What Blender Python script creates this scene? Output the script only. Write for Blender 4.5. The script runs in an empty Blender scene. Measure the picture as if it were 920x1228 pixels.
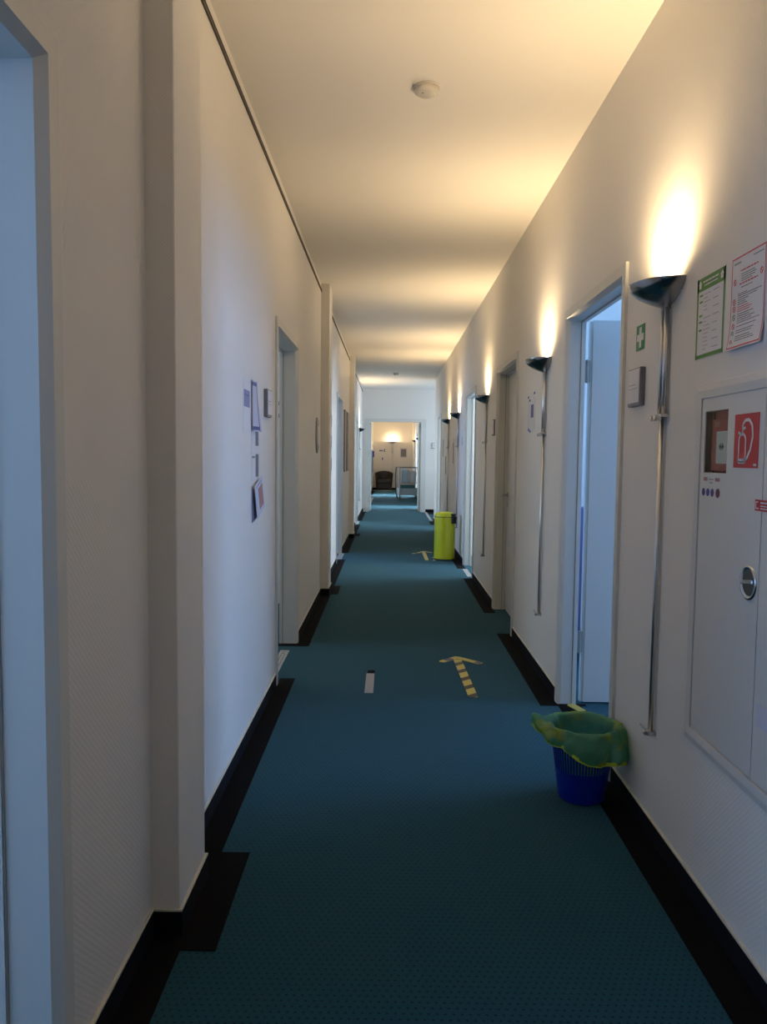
import bpy, bmesh, math, random
from mathutils import Vector, Matrix
random.seed(7)
PI = math.pi
C = bpy.context.scene.collection
SC = bpy.context.scene

# ------------------------------------------------------------------ camera
XR, XL, H = 0.982, -0.678, 3.064        # right wall, left wall, ceiling height
F_PX, YAW, PITCH, ROLL = 950.0, -0.0064, 0.0705, 0.0108
cam_d = bpy.data.cameras.new('camera'); cam = bpy.data.objects.new('camera', cam_d); C.objects.link(cam)
fw = Vector((math.sin(YAW)*math.cos(PITCH), math.cos(YAW)*math.cos(PITCH), -math.sin(PITCH)))
rt = Vector((math.cos(YAW), -math.sin(YAW), 0)); up = rt.cross(fw)
rt2 = rt*math.cos(ROLL)+up*math.sin(ROLL); up2 = up*math.cos(ROLL)-rt*math.sin(ROLL)
M = Matrix((rt2, up2, -fw)).transposed().to_4x4(); M.translation = Vector((0, 0, 1.40)); cam.matrix_world = M
cam_d.sensor_fit = 'VERTICAL'; cam_d.sensor_height = 24.0; cam_d.lens = F_PX*24.0/1228.0
cam_d.clip_start = 0.02; cam_d.clip_end = 100
SC.camera = cam

# ------------------------------------------------------------------ world, exposure
SC.view_settings.view_transform = 'Standard'; SC.view_settings.look = 'None'
SC.view_settings.gamma = 1; SC.view_settings.use_curve_mapping = False
SC.view_settings.exposure = 0.5
SC.cycles.use_denoising = True
SC.cycles.max_bounces = 10; SC.cycles.diffuse_bounces = 6; SC.cycles.glossy_bounces = 4
SC.cycles.sample_clamp_indirect = 4.0
SC.cycles.caustics_reflective = False; SC.cycles.caustics_refractive = False
w = bpy.data.worlds.new('world'); SC.world = w; w.use_nodes = True
w.node_tree.nodes['Background'].inputs[0].default_value = (0.5, 0.7, 1.0, 1)
w.node_tree.nodes['Background'].inputs[1].default_value = 0.6

SKY = (0.34, 0.57, 1.0)
WARM = (1.0, 0.705, 0.38)
def window_light(name, side, x, y, w_, power, z=1.75, hgt=1.7, col=SKY):
    """daylight of the window at the outer wall of a side room; side=+1 right rooms, -1 left rooms"""
    d = bpy.data.lights.new(name, 'AREA'); d.shape = 'RECTANGLE'; d.size = w_; d.size_y = hgt
    d.energy = power; d.color = col
    o = bpy.data.objects.new(name, d); C.objects.link(o); o.location = (x, y, z)
    o.rotation_euler = (PI/2, 0, PI/2 if side > 0 else -PI/2)
    return o
# (side, room y0, y1, outer x, window power)
COOL, MILD = (0.27, 0.52, 1.0), (0.62, 0.79, 1.0)
# (side, room y0, y1, outer x, window centre y, window power, colour)
ROOMS = [(1, 2.35, 6.2, 5.5, 4.72, 135, COOL), (1, 8.3, 11.2, 4.0, 9.75, 110, MILD), (1, 14.1, 16.95, 4.0, 15.5, 110, MILD), (1, 17.35, 19.85, 3.3, 18.6, 45, MILD),
         (1, 20.6, 23.6, 4.0, 22.1, 400, MILD), (1, 27.3, 29.6, 4.0, 28.45, 560, MILD),
         (-1, -0.6, 2.0, -3.6, 0.7, 42, COOL), (-1, 4.2, 7.4, -3.6, 5.8, 20, MILD), (-1, 9.6, 12.6, -3.6, 11.1, 45, COOL), (-1, 15.2, 17.4, -3.6, 16.3, 70, MILD)]
for i, (s, a, b, xo, yc, p, col) in enumerate(ROOMS):
    window_light('daylight', s, xo-s*0.10, yc, min(2.2 if p == 135 else 1.7, b-a-0.5), p, col=col)

# ------------------------------------------------------------------ materials
def nt_of(name):
    m = bpy.data.materials.new(name); m.use_nodes = True
    return m, m.node_tree, m.node_tree.nodes['Principled BSDF']
def mat(name, col, rough=0.6, metal=0.0, spec=0.5, noise=0.0, nscale=30, bump=0.0, bscale=200, coat=0.0):
    m, t, b = nt_of(name)
    b.inputs['Base Color'].default_value = (*col, 1); b.inputs['Roughness'].default_value = rough
    b.inputs['Metallic'].default_value = metal; b.inputs['Specular IOR Level'].default_value = spec
    b.inputs['Coat Weight'].default_value = coat
    tc = t.nodes.new('ShaderNodeTexCoord')
    if noise > 0:
        n = t.nodes.new('ShaderNodeTexNoise'); n.inputs['Scale'].default_value = nscale; n.inputs['Detail'].default_value = 4
        t.links.new(tc.outputs['Object'], n.inputs['Vector'])
        mx = t.nodes.new('ShaderNodeMixRGB'); mx.blend_type = 'MIX'
        mx.inputs[1].default_value = (*[c*(1-noise) for c in col], 1); mx.inputs[2].default_value = (*[min(1, c*(1+noise)) for c in col], 1)
        t.links.new(n.outputs['Fac'], mx.inputs[0]); t.links.new(mx.outputs[0], b.inputs['Base Color'])
    if bump > 0:
        n = t.nodes.new('ShaderNodeTexNoise'); n.inputs['Scale'].default_value = bscale; n.inputs['Detail'].default_value = 3
        t.links.new(tc.outputs['Object'], n.inputs['Vector'])
        bp = t.nodes.new('ShaderNodeBump'); bp.inputs['Strength'].default_value = bump; bp.inputs['Distance'].default_value = 0.002
        t.links.new(n.outputs['Fac'], bp.inputs['Height']); t.links.new(bp.outputs[0], b.inputs['Normal'])
    return m
def wall_mat(name, col):
    """painted glass-fibre wallpaper: a fine diagonal weave"""
    m, t, b = nt_of(name)
    b.inputs['Roughness'].default_value = 0.62; b.inputs['Specular IOR Level'].default_value = 0.3
    tc = t.nodes.new('ShaderNodeTexCoord')
    n = t.nodes.new('ShaderNodeTexNoise'); n.inputs['Scale'].default_value = 1.1; n.inputs['Detail'].default_value = 5
    t.links.new(tc.outputs['Object'], n.inputs['Vector'])
    mx = t.nodes.new('ShaderNodeMixRGB'); mx.inputs[1].default_value = (*[c*0.955 for c in col], 1); mx.inputs[2].default_value = (*col, 1)
    t.links.new(n.outputs['Fac'], mx.inputs[0]); t.links.new(mx.outputs[0], b.inputs['Base Color'])
    hs = []
    for rot in (0.75, -0.75):
        mp = t.nodes.new('ShaderNodeMapping'); mp.inputs['Rotation'].default_value = (rot, rot*0.8, 0)
        t.links.new(tc.outputs['Object'], mp.inputs['Vector'])
        wv = t.nodes.new('ShaderNodeTexWave'); wv.bands_direction = 'Z'; wv.inputs['Scale'].default_value = 30 if rot > 0 else 55
        wv.inputs['Distortion'].default_value = 0.8; wv.inputs['Detail'].default_value = 1
        t.links.new(mp.outputs[0], wv.inputs['Vector']); hs.append(wv)
    ad = t.nodes.new('ShaderNodeMath'); ad.operation = 'ADD'
    t.links.new(hs[0].outputs['Fac'], ad.inputs[0]); t.links.new(hs[1].outputs['Fac'], ad.inputs[1])
    bp = t.nodes.new('ShaderNodeBump'); bp.inputs['Strength'].default_value = 0.34; bp.inputs['Distance'].default_value = 0.0010
    t.links.new(ad.outputs[0], bp.inputs['Height']); t.links.new(bp.outputs[0], b.inputs['Normal'])
    return m
def carpet_mat(name, base, dot, pitch=0.021):
    m, t, b = nt_of(name); b.inputs['Sheen Weight'].default_value = 0.16; b.inputs['Sheen Roughness'].default_value = 0.5; b.inputs['Sheen Tint'].default_value = (0.45, 0.8, 0.9, 1)
    b.inputs['Roughness'].default_value = 0.95; b.inputs['Specular IOR Level'].default_value = 0.15
    tc = t.nodes.new('ShaderNodeTexCoord'); mp = t.nodes.new('ShaderNodeMapping'); mp.inputs['Scale'].default_value = (1/pitch, 1/pitch, 1)
    t.links.new(tc.outputs['Object'], mp.inputs['Vector'])
    sep = t.nodes.new('ShaderNodeSeparateXYZ'); t.links.new(mp.outputs[0], sep.inputs[0])
    def mth(op, a, bb=None):
        n = t.nodes.new('ShaderNodeMath'); n.operation = op
        for i, v in enumerate((a, bb)):
            if v is None: continue
            if isinstance(v, (int, float)): n.inputs[i].default_value = v
            else: t.links.new(v, n.inputs[i])
        return n.outputs[0]
    row = mth('FLOOR', sep.outputs[1]); off = mth('MULTIPLY', mth('MODULO', row, 2.0), 0.5)
    fx = mth('SUBTRACT', mth('FRACT', mth('ADD', sep.outputs[0], off)), 0.5)
    fy = mth('SUBTRACT', mth('FRACT', sep.outputs[1]), 0.5)
    r2 = mth('ADD', mth('MULTIPLY', fx, fx), mth('MULTIPLY', fy, fy))
    msk = mth('LESS_THAN', r2, 0.036)
    n = t.nodes.new('ShaderNodeTexNoise'); n.inputs['Scale'].default_value = 260; n.inputs['Detail'].default_value = 2
    t.links.new(tc.outputs['Object'], n.inputs['Vector'])
    n2 = t.nodes.new('ShaderNodeTexNoise'); n2.inputs['Scale'].default_value = 1.3; n2.inputs['Detail'].default_value = 3
    t.links.new(tc.outputs['Object'], n2.inputs['Vector'])
    f = mth('ADD', mth('MULTIPLY', n.outputs['Fac'], 0.5), mth('MULTIPLY', n2.outputs['Fac'], 0.5))
    mx0 = t.nodes.new('ShaderNodeMixRGB'); mx0.inputs[1].default_value = (*[c*0.8 for c in base], 1); mx0.inputs[2].default_value = (*[c*1.2 for c in base], 1)
    t.links.new(f, mx0.inputs[0])
    mx = t.nodes.new('ShaderNodeMixRGB'); mx.inputs[2].default_value = (*dot, 1)
    t.links.new(mx0.outputs[0], mx.inputs[1]); t.links.new(msk, mx.inputs[0]); t.links.new(mx.outputs[0], b.inputs['Base Color'])
    bp = t.nodes.new('ShaderNodeBump'); bp.inputs['Strength'].default_value = 0.5; bp.inputs['Distance'].default_value = 0.003
    t.links.new(mth('SUBTRACT', n.outputs['Fac'], msk), bp.inputs['Height']); t.links.new(bp.outputs[0], b.inputs['Normal'])
    return m
def stripe_mat(name, a, b_, pitch, ang):
    m, t, b = nt_of(name); b.inputs['Roughness'].default_value = 0.5
    tc = t.nodes.new('ShaderNodeTexCoord'); mp = t.nodes.new('ShaderNodeMapping'); mp.inputs['Rotation'].default_value = (0, 0, ang)
    mp.inputs['Scale'].default_value = (1/pitch,)*3
    t.links.new(tc.outputs['Object'], mp.inputs['Vector'])
    sep = t.nodes.new('ShaderNodeSeparateXYZ'); t.links.new(mp.outputs[0], sep.inputs[0])
    fr = t.nodes.new('ShaderNodeMath'); fr.operation = 'FRACT'; t.links.new(sep.outputs[1], fr.inputs[0])
    lt = t.nodes.new('ShaderNodeMath'); lt.operation = 'LESS_THAN'; lt.inputs[1].default_value = 0.40; t.links.new(fr.outputs[0], lt.inputs[0])
    mx = t.nodes.new('ShaderNodeMixRGB'); mx.inputs[1].default_value = (*a, 1); mx.inputs[2].default_value = (*b_, 1)
    t.links.new(lt.outputs[0], mx.inputs[0]); t.links.new(mx.outputs[0], b.inputs['Base Color'])
    return m
def bag_mat():
    m, t, b = nt_of('bag_plastic')
    out = t.nodes['Material Output']
    tc = t.nodes.new('ShaderNodeTexCoord')
    n = t.nodes.new('ShaderNodeTexNoise'); n.inputs['Scale'].default_value = 9; n.inputs['Detail'].default_value = 3; n.inputs['Distortion'].default_value = 1.0
    t.links.new(tc.outputs['Object'], n.inputs['Vector'])
    cr = t.nodes.new('ShaderNodeValToRGB'); cr.color_ramp.elements[0].position = 0.50; cr.color_ramp.elements[1].position = 0.66
    cr.color_ramp.elements[0].color = (0.14, 0.46, 0.28, 1); cr.color_ramp.elements[1].color = (0.50, 0.60, 0.06, 1)
    t.links.new(n.outputs['Fac'], cr.inputs[0]); t.links.new(cr.outputs[0], b.inputs['Base Color'])
    b.inputs['Roughness'].default_value = 0.28
    wn_ = t.nodes.new('ShaderNodeTexNoise'); wn_.inputs['Scale'].default_value = 22; wn_.inputs['Detail'].default_value = 5; wn_.inputs['Distortion'].default_value = 1.5
    t.links.new(tc.outputs['Object'], wn_.inputs['Vector'])
    bp = t.nodes.new('ShaderNodeBump'); bp.inputs['Strength'].default_value = 0.9; bp.inputs['Distance'].default_value = 0.012
    t.links.new(wn_.outputs['Fac'], bp.inputs['Height']); t.links.new(bp.outputs[0], b.inputs['Normal'])
    tr = t.nodes.new('ShaderNodeBsdfTranslucent'); t.links.new(cr.outputs[0], tr.inputs[0])
    tp = t.nodes.new('ShaderNodeBsdfTransparent'); tp.inputs[0].default_value = (0.45, 0.85, 0.55, 1)
    m1 = t.nodes.new('ShaderNodeMixShader'); m1.inputs[0].default_value = 0.35
    m2 = t.nodes.new('ShaderNodeMixShader'); m2.inputs[0].default_value = 0.40
    t.links.new(b.outputs[0], m1.inputs[1]); t.links.new(tr.outputs[0], m1.inputs[2])
    t.links.new(m1.outputs[0], m2.inputs[1]); t.links.new(tp.outputs[0], m2.inputs[2]); t.links.new(m2.outputs[0], out.inputs[0])
    return m
def glass_mat():
    m, t, b = nt_of('clear_glass'); out = t.nodes['Material Output']
    g = t.nodes.new('ShaderNodeBsdfGlossy'); g.inputs['Roughness'].default_value = 0.03
    tp = t.nodes.new('ShaderNodeBsdfTransparent'); tp.inputs[0].default_value = (0.92, 0.95, 0.93, 1)
    mx = t.nodes.new('ShaderNodeMixShader'); mx.inputs[0].default_value = 0.07
    t.links.new(tp.outputs[0], mx.inputs[1]); t.links.new(g.outputs[0], mx.inputs[2]); t.links.new(mx.outputs[0], out.inputs[0])
    return m
def emit_mat(name, col, s):
    m = bpy.data.materials.new(name); m.use_nodes = True; t = m.node_tree; t.nodes.clear()
    e = t.nodes.new('ShaderNodeEmission'); e.inputs[0].default_value = (*col, 1); e.inputs[1].default_value = s
    o = t.nodes.new('ShaderNodeOutputMaterial'); t.links.new(e.outputs[0], o.inputs[0]); return m

W = (0.80, 0.78, 0.745)
M = dict(
    wall=wall_mat('wall_paint', W),
    ceil=mat('ceiling_paint', (0.80, 0.78, 0.735), 0.8, spec=0.2, bump=0.15, bscale=300),
    frame=mat('door_frame_paint', (0.66, 0.67, 0.64), 0.42, bump=0.04, bscale=60),
    leaf=mat('door_leaf_laminate', (0.66, 0.67, 0.66), 0.45, bump=0.05, bscale=90),
    carpet=carpet_mat('teal_carpet', (0.0075, 0.053, 0.077), (0.0026, 0.017, 0.027)),
    black=mat('black_carpet', (0.0035, 0.0032, 0.0035), 0.95, spec=0.12, noise=0.4, nscale=400, bump=0.4, bscale=600),
    skirt=mat('dark_skirting_carpet', (0.006, 0.0065, 0.010), 0.95, spec=0.15, noise=0.4, nscale=400, bump=0.3, bscale=600),
    lath=mat('cream_lath', (0.62, 0.60, 0.50), 0.5),
    gasket=mat('grey_rubber', (0.33, 0.34, 0.33), 0.6),
    chrome=mat('chrome', (0.62, 0.62, 0.63), 0.14, metal=1.0),
    bowl=mat('polished_nickel', (0.34, 0.34, 0.34), 0.20, metal=1.0),
    tubec=mat('satin_chrome', (0.72, 0.72, 0.73), 0.30, metal=1.0),
    steel=mat('brushed_steel', (0.50, 0.50, 0.50), 0.32, metal=1.0),
    dsteel=mat('dark_nickel', (0.13, 0.13, 0.13), 0.22, metal=1.0),
    liner=mat('white_enamel', (0.8, 0.78, 0.74), 0.6),
    rail=mat('grey_aluminium', (0.16, 0.15, 0.14), 0.5, metal=0.6),
    white=mat('white_plastic', (0.72, 0.72, 0.70), 0.4, noise=0.03, nscale=20),
    detector=mat('ivory_plastic', (0.62, 0.60, 0.55), 0.45, noise=0.03, nscale=20),
    cab=mat('cabinet_enamel', (0.66, 0.66, 0.64), 0.36, bump=0.03, bscale=40),
    paper=mat('paper', (0.74, 0.74, 0.76), 0.75, noise=0.03, nscale=15),
    paperb=mat('bluish_paper', (0.60, 0.62, 0.74), 0.75, noise=0.04, nscale=15),
    grey=mat('grey_plastic', (0.20, 0.20, 0.22), 0.5, noise=0.05, nscale=40),
    ink=mat('grey_ink', (0.16, 0.16, 0.18), 0.8), lightink=mat('pale_ink', (0.38, 0.37, 0.40), 0.8),
    blueink=mat('blue_ink', (0.14, 0.15, 0.32), 0.7), navy=mat('navy_ink', (0.05, 0.06, 0.25), 0.7),
    green=mat('sign_green', (0.045, 0.25, 0.10), 0.5), pgreen=mat('poster_green', (0.13, 0.30, 0.08), 0.6),
    red=mat('sign_red', (0.52, 0.018, 0.022), 0.45), pred=mat('poster_red', (0.60, 0.06, 0.08), 0.6),
    boxred=mat('call_point_red', (0.36, 0.012, 0.018), 0.4, noise=0.1, nscale=30),
    maroon=mat('maroon_ink', (0.14, 0.02, 0.04), 0.6),
    dark=mat('dark_cavity', (0.07, 0.008, 0.010), 0.7),
    yellow=mat('lime_enamel', (0.62, 0.66, 0.015), 0.30, coat=0.3, noise=0.03, nscale=8),
    dplastic=mat('black_plastic', (0.02, 0.02, 0.022), 0.4),
    tape=mat('yellow_tape', (0.56, 0.46, 0.10), 0.5, noise=0.12, nscale=25),
    hazard=stripe_mat('hazard_tape', (0.56, 0.46, 0.10), (0.045, 0.03, 0.02), 0.135, -0.75),
    purple=mat('worn_tape', (0.14, 0.11, 0.20), 0.6),
    gtape=mat('grey_tape', (0.30, 0.30, 0.32), 0.6, noise=0.12, nscale=60),
    strip=mat('worn_white_strip', (0.42, 0.42, 0.40), 0.6, noise=0.25, nscale=60),
    blue=mat('blue_plastic', (0.004, 0.018, 0.30), 0.35, noise=0.05, nscale=20),
    leather=mat('dark_brown_leather', (0.013, 0.009, 0.009), 0.45, noise=0.3, nscale=30),
    teal=mat('teal_plastic', (0.02, 0.16, 0.19), 0.45), lblue=mat('pale_blue_linen', (0.42, 0.55, 0.68), 0.8, noise=0.1, nscale=25),
    cart=mat('grey_blue_metal', (0.42, 0.48, 0.52), 0.45, noise=0.04, nscale=10),
    lamp=emit_mat('halogen_glow', (1.0, 0.80, 0.48), 60.0),
    pink=mat('faded_pink_print', (0.42, 0.22, 0.22), 0.7, noise=0.3, nscale=90),
    flap=mat('blue_grey_paper', (0.22, 0.22, 0.33), 0.7, noise=0.1, nscale=30),
    photo=mat('grey_photo_print', (0.20, 0.20, 0.22), 0.7, noise=0.5, nscale=120),
    skyblue=mat('sky_print', (0.22, 0.25, 0.45), 0.6, noise=0.4, nscale=60),
    bag=bag_mat(), glass=glass_mat(),
)

# ------------------------------------------------------------------ mesh helpers
class MB:
    def __init__(s): s.v = []; s.f = []
    def quad(s, *p):
        n = len(s.v); s.v += [tuple(q) for q in p]; s.f.append(tuple(range(n, n+len(p))))
    def box(s, x0, x1, y0, y1, z0, z1):
        n = len(s.v)
        s.v += [(x, y, z) for z in (z0, z1) for y in (y0, y1) for x in (x0, x1)]
        for q in ((0, 2, 3, 1), (4, 5, 7, 6), (0, 1, 5, 4), (1, 3, 7, 5), (3, 2, 6, 7), (2, 0, 4, 6)): s.f.append(tuple(n+i for i in q))
        return s
    def tube(s, pts, r, n=12, caps=True, ry=None):
        pts = [Vector(p) for p in pts]; base = len(s.v); R = r if isinstance(r, (list, tuple)) else [r]*len(pts)
        for i, p in enumerate(pts):
            t = (pts[min(i+1, len(pts)-1)]-pts[max(i-1, 0)]).normalized()
            a = t.cross(Vector((0, 0, 1)) if abs(t.z) < 0.9 else Vector((0, 1, 0))).normalized(); b = t.cross(a)
            for k in range(n):
                q = p+a*math.cos(2*PI*k/n)*R[i]+b*math.sin(2*PI*k/n)*R[i]; s.v.append(tuple(q))
        for i in range(len(pts)-1):
            for k in range(n):
                s.f.append((base+i*n+k, base+i*n+(k+1) % n, base+(i+1)*n+(k+1) % n, base+(i+1)*n+k))
        if caps:
            s.f.append(tuple(base+k for k in range(n))[::-1]); s.f.append(tuple(base+(len(pts)-1)*n+k for k in range(n)))
        return s
    def lathe(s, prof, c=(0, 0, 0), n=32, axis='z', wob=None):
        base = len(s.v); c = Vector(c)
        for i, (r, z) in enumerate(prof):
            for k in range(n):
                a = 2*PI*k/n; rr, zz = (r, z) if wob is None else wob(r, z, a, i)
                if axis == 'z': q = Vector((rr*math.cos(a), rr*math.sin(a), zz))
                elif axis == 'y': q = Vector((rr*math.cos(a), zz, rr*math.sin(a)))
                else: q = Vector((zz, rr*math.cos(a), rr*math.sin(a)))
                s.v.append(tuple(c+q))
        for i in range(len(prof)-1):
            for k in range(n):
                s.f.append((base+i*n+k, base+i*n+(k+1) % n, base+(i+1)*n+(k+1) % n, base+(i+1)*n+k))
        return s
    def prism(s, poly, y0, y1):
        """polygon in local x,z extruded along y"""
        n = len(poly); b = len(s.v)
        s.v += [(x, y0, z) for x, z in poly]+[(x, y1, z) for x, z in poly]
        s.f.append(tuple(range(b, b+n))); s.f.append(tuple(range(b+2*n-1, b+n-1, -1)))
        for i in range(n): s.f.append((b+i, b+n+i, b+n+(i+1) % n, b+(i+1) % n))
        return s
    def build(s, name, m, parent=None, bevel=0.0, smooth=False, solid=0.0, seg=2):
        me = bpy.data.meshes.new(name); me.from_pydata(s.v, [], s.f); me.update()
        bm = bmesh.new(); bm.from_mesh(me); bmesh.ops.recalc_face_normals(bm, faces=bm.faces)
        bm.to_mesh(me); bm.free()
        me.materials.append(m)
        if smooth:
            for p in me.polygons: p.use_smooth = True
        o = bpy.data.objects.new(name, me); C.objects.link(o)
        if parent is not None: o.parent = parent
        if bevel > 0:
            b = o.modifiers.new('bevel', 'BEVEL'); b.width = bevel; b.segments = seg; b.limit_method = 'ANGLE'
        if solid > 0:
            b = o.modifiers.new('solid', 'SOLIDIFY'); b.thickness = solid; b.offset = 0
        return o
def box(name, m, x0, x1, y0, y1, z0, z1, parent=None, bevel=0.0):
    return MB().box(x0, x1, y0, y1, z0, z1).build(name, m, parent, bevel)
def tag(o, label=None, cat=None, group=None, kind=None):
    for k, v in (('label', label), ('category', cat), ('group', group), ('kind', kind)):
        if v: o[k] = v
    return o
def thing(name, loc=(0, 0, 0), rz=0, label=None, cat=None, group=None, kind=None):
    o = bpy.data.objects.new(name, None); o.empty_display_size = 0.1; C.objects.link(o)
    o.location = loc; o.rotation_euler = (0, 0, rz); return tag(o, label, cat, group, kind)
def dup(root, loc, rz, label=None, group=None):
    def cp(o, par):
        c = o.copy(); C.objects.link(c)
        if par is not None: c.parent = par
        for ch in kids.get(o.name, []): cp(ch, c)
        return c
    kids = {}
    def gather(o):
        kids[o.name] = list(o.children)
        for ch in o.children: gather(ch)
    gather(root)
    r = cp(root, None); r.location = loc; r.rotation_euler = (0, 0, rz)
    if label: r['label'] = label
    if group: r['group'] = group
    return r
def S(o): o['kind'] = 'structure'; return o
RW, LW = -PI/2, PI/2      # rotation of things mounted on the right / left wall: local +x = viewer's right, local +y into the wall
def on_right(y, z=0.0, eps=0.0): return (XR-eps, y, z)
def on_left(y, z=0.0, eps=0.0): return (XL+eps, y, z)

# ------------------------------------------------------------------ structure: floor, ceiling
TH, THL = 0.085, 0.115
S(MB().box(-4.0, 5.8, -3.0, 33.6, -0.05, 0.0).build('floor', M['carpet'])); floor = bpy.data.objects['floor']
S(MB().box(-4.0, 5.8, -3.0, 33.6, H, H+0.06).build('ceiling', M['ceil']))

def wall_y(name, x0, x1, y0, y1, holes, z1=H, m=None):
    """wall slab running along Y between x0 and x1; holes = list of (ya, yb, za, zb)"""
    ys = sorted({y0, y1, *[h[0] for h in holes], *[h[1] for h in holes]}); zs = sorted({0.0, z1, *[h[2] for h in holes], *[h[3] for h in holes]})
    ys = [y for y in ys if y0-1e-6 <= y <= y1+1e-6]
    solid = lambda i, j: 0 <= i < len(ys)-1 and 0 <= j < len(zs)-1 and not any(h[0]-1e-5 <= ys[i] and ys[i+1] <= h[1]+1e-5 and h[2]-1e-5 <= zs[j] and zs[j+1] <= h[3]+1e-5 for h in holes)
    mb = MB()
    for i in range(len(ys)-1):
        for j in range(len(zs)-1):
            if not solid(i, j): continue
            a, b, c, d = ys[i], ys[i+1], zs[j], zs[j+1]
            mb.quad((x0, a, c), (x0, a, d), (x0, b, d), (x0, b, c)); mb.quad((x1, a, c), (x1, b, c), (x1, b, d), (x1, a, d))
            if not solid(i-1, j): mb.quad((x0, a, c), (x1, a, c), (x1, a, d), (x0, a, d))
            if not solid(i+1, j): mb.quad((x0, b, c), (x0, b, d), (x1, b, d), (x1, b, c))
            if not solid(i, j-1): mb.quad((x0, a, c), (x0, b, c), (x1, b, c), (x1, a, c))
            if not solid(i, j+1): mb.quad((x0, a, d), (x1, a, d), (x1, b, d), (x0, b, d))
    me = bpy.data.meshes.new(name); me.from_pydata(mb.v, [], mb.f)
    bm = bmesh.new(); bm.from_mesh(me); bmesh.ops.remove_doubles(bm, verts=bm.verts, dist=1e-5); bmesh.ops.recalc_face_normals(bm, faces=bm.faces); bm.to_mesh(me); bm.free()
    me.materials.append(m or M['wall']); o = bpy.data.objects.new(name, me); C.objects.link(o); return S(o)

DZ = 2.15                                     # clear height of the doorways
FW = 0.012
# doorways: (side, y0, y1, kind)
DOORS = [(1, 3.405, 4.43, 'open'), (1, 6.18, 7.24, 'closed'), (1, 9.12, 10.18, 'in'), (1, 15.07, 16.02, 'in'), (1, 21.4, 22.4, 'in'), (1, 27.9, 28.9, 'in'),
         (-1, 0.54, 1.562, 'near'), (-1, 4.775, 5.80, 'left'), (-1, 10.25, 11.28, 'in'), (-1, 15.95, 16.95, 'in')]
CAB = (1.66, 2.535, 0.51, 1.622)              # niche of the hose cabinet
hr = [(a-FW, b+FW, 0.0, DZ+FW) for s, a, b, k in DOORS if s > 0]
hl = [(a-FW, b+FW, 0.0, DZ+FW) for s, a, b, k in DOORS if s < 0]
wall_y('wall_right', XR, XR+TH, -3.0, 17.2, [h for h in hr if h[0] < 17]+[CAB])
wall_y('wall_right', XR, XR+TH, 20.03, 33.3, [h for h in hr if h[0] > 20])
wall_y('wall_left', XL-THL, XL, -3.0, 33.3, hl)
S(box('wall_back', M['wall'], XL-THL, XR+TH, -3.12, -3.0, 0, H))
S(box('wall_end', M['wall'], XL-THL, XR+TH, 33.3, 33.42, 0, H))
# cross wall with the wide opening at the end of the corridor
PX0, PX1, PZ, PY = -0.506, 0.790, 2.25, 19.91
pw = MB(); pw.box(XL, PX0-FW, PY, PY+0.12, 0, H); pw.box(PX1+FW, 3.3, PY, PY+0.12, 0, H); pw.box(PX0-FW, PX1+FW, PY, PY+0.12, PZ+FW, H)
S(pw.build('wall_far', M['wall']))
# shells of the side rooms with a window opening each
wn = 0
for s, a, b, xo, yc, p, col in ROOMS:
    xi = XR+TH if s > 0 else XL-THL
    mb = MB(); lo, hi = min(xi, xo), max(xi, xo)
    mb.box(lo, hi, a-0.1, a, 0, H); mb.box(lo, hi, b, b+0.1, 0, H)
    if abs(a-17.35) > 1e-6: S(mb.build('wall_room', M['wall']))
    else: S(MB().box(XR+TH, hi, a-0.15, a, 0, H).build('wall_room', M['wall']))
    hw = min(2.2 if p == 135 else 1.7, b-a-0.5)/2; x0, x1 = (xo, xo+0.12) if s > 0 else (xo-0.12, xo)
    o = wall_y('wall_window', x0, x1, a-0.1, b+0.1, [(yc-hw, yc+hw, 0.9, 2.6)])
    wn += 1; wf = thing('window_%d' % wn, ((x0+x1)/2, yc, 0.9)); S(wf)
    fm = MB()
    for q in (-hw, -0.03, hw-0.06): fm.box(-0.035, 0.035, q, q+0.06, 0, 1.7)
    for z in (0, 1.64): fm.box(-0.034, 0.034, -hw, hw, z, z+0.06)
    fm.build('window_frame', M['white'], wf)
    box('pane', M['glass'], -0.003, 0.003, -hw+0.05, hw-0.05, 0.05, 1.65, wf)

# pilasters on the left wall
for y0, y1 in ((2.215, 2.53), (7.83, 8.17), (13.40, 13.72)):
    o = S(box('trim_pilaster', M['wall'], XL-0.01, XL+0.083, y0, y1, 0, H, None, 0.004))
# ------------------------------------------------------------------ skirting boards
def skirt(name, x0, x1, y0, y1, face):
    """black carpet skirting with its cream top lath; face: -x/+x/-y/+y direction the strip looks to"""
    o = box(name, M['skirt'], x0, x1, y0, y1, 0.0, 0.074)
    S(o); box('top_lath', M['lath'], x0, x1, y0, y1, 0.0742, 0.081, o, 0.001); return o
t_ = 0.009
for a, b in ((-3.0, 0.475), (1.627, 2.215), (2.53, 4.71), (5.865, 7.83), (8.17, 10.185), (11.345, 13.40), (13.72, 15.885), (17.015, PY), (PY+0.12, 33.3)):
    skirt('baseboard_left', XL, XL+t_, a, b, '+x')
for y0, y1 in ((2.215, 2.53), (7.83, 8.17), (13.40, 13.72)):
    skirt('baseboard_left', XL+0.083, XL+0.083+t_, y0-t_, y1+t_, '+x'); skirt('baseboard_left', XL+t_, XL+0.083, y0-t_, y0, '-y'); skirt('baseboard_left', XL+t_, XL+0.083, y1, y1+t_, '+y')
for a, b in ((-3.0, 3.34), (4.495, 6.115), (7.305, 9.055), (10.245, 15.005), (16.085, 17.2), (20.03, 21.335), (22.465, 27.835), (28.965, 33.3)):
    skirt('baseboard_right', XR-t_, XR, a, b, '-x')
skirt('baseboard_far', 0.925, 3.3, PY-t_, PY, '-y'); skirt('baseboard_far', XL+t_, -0.645, PY-t_, PY, '-y')
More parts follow.
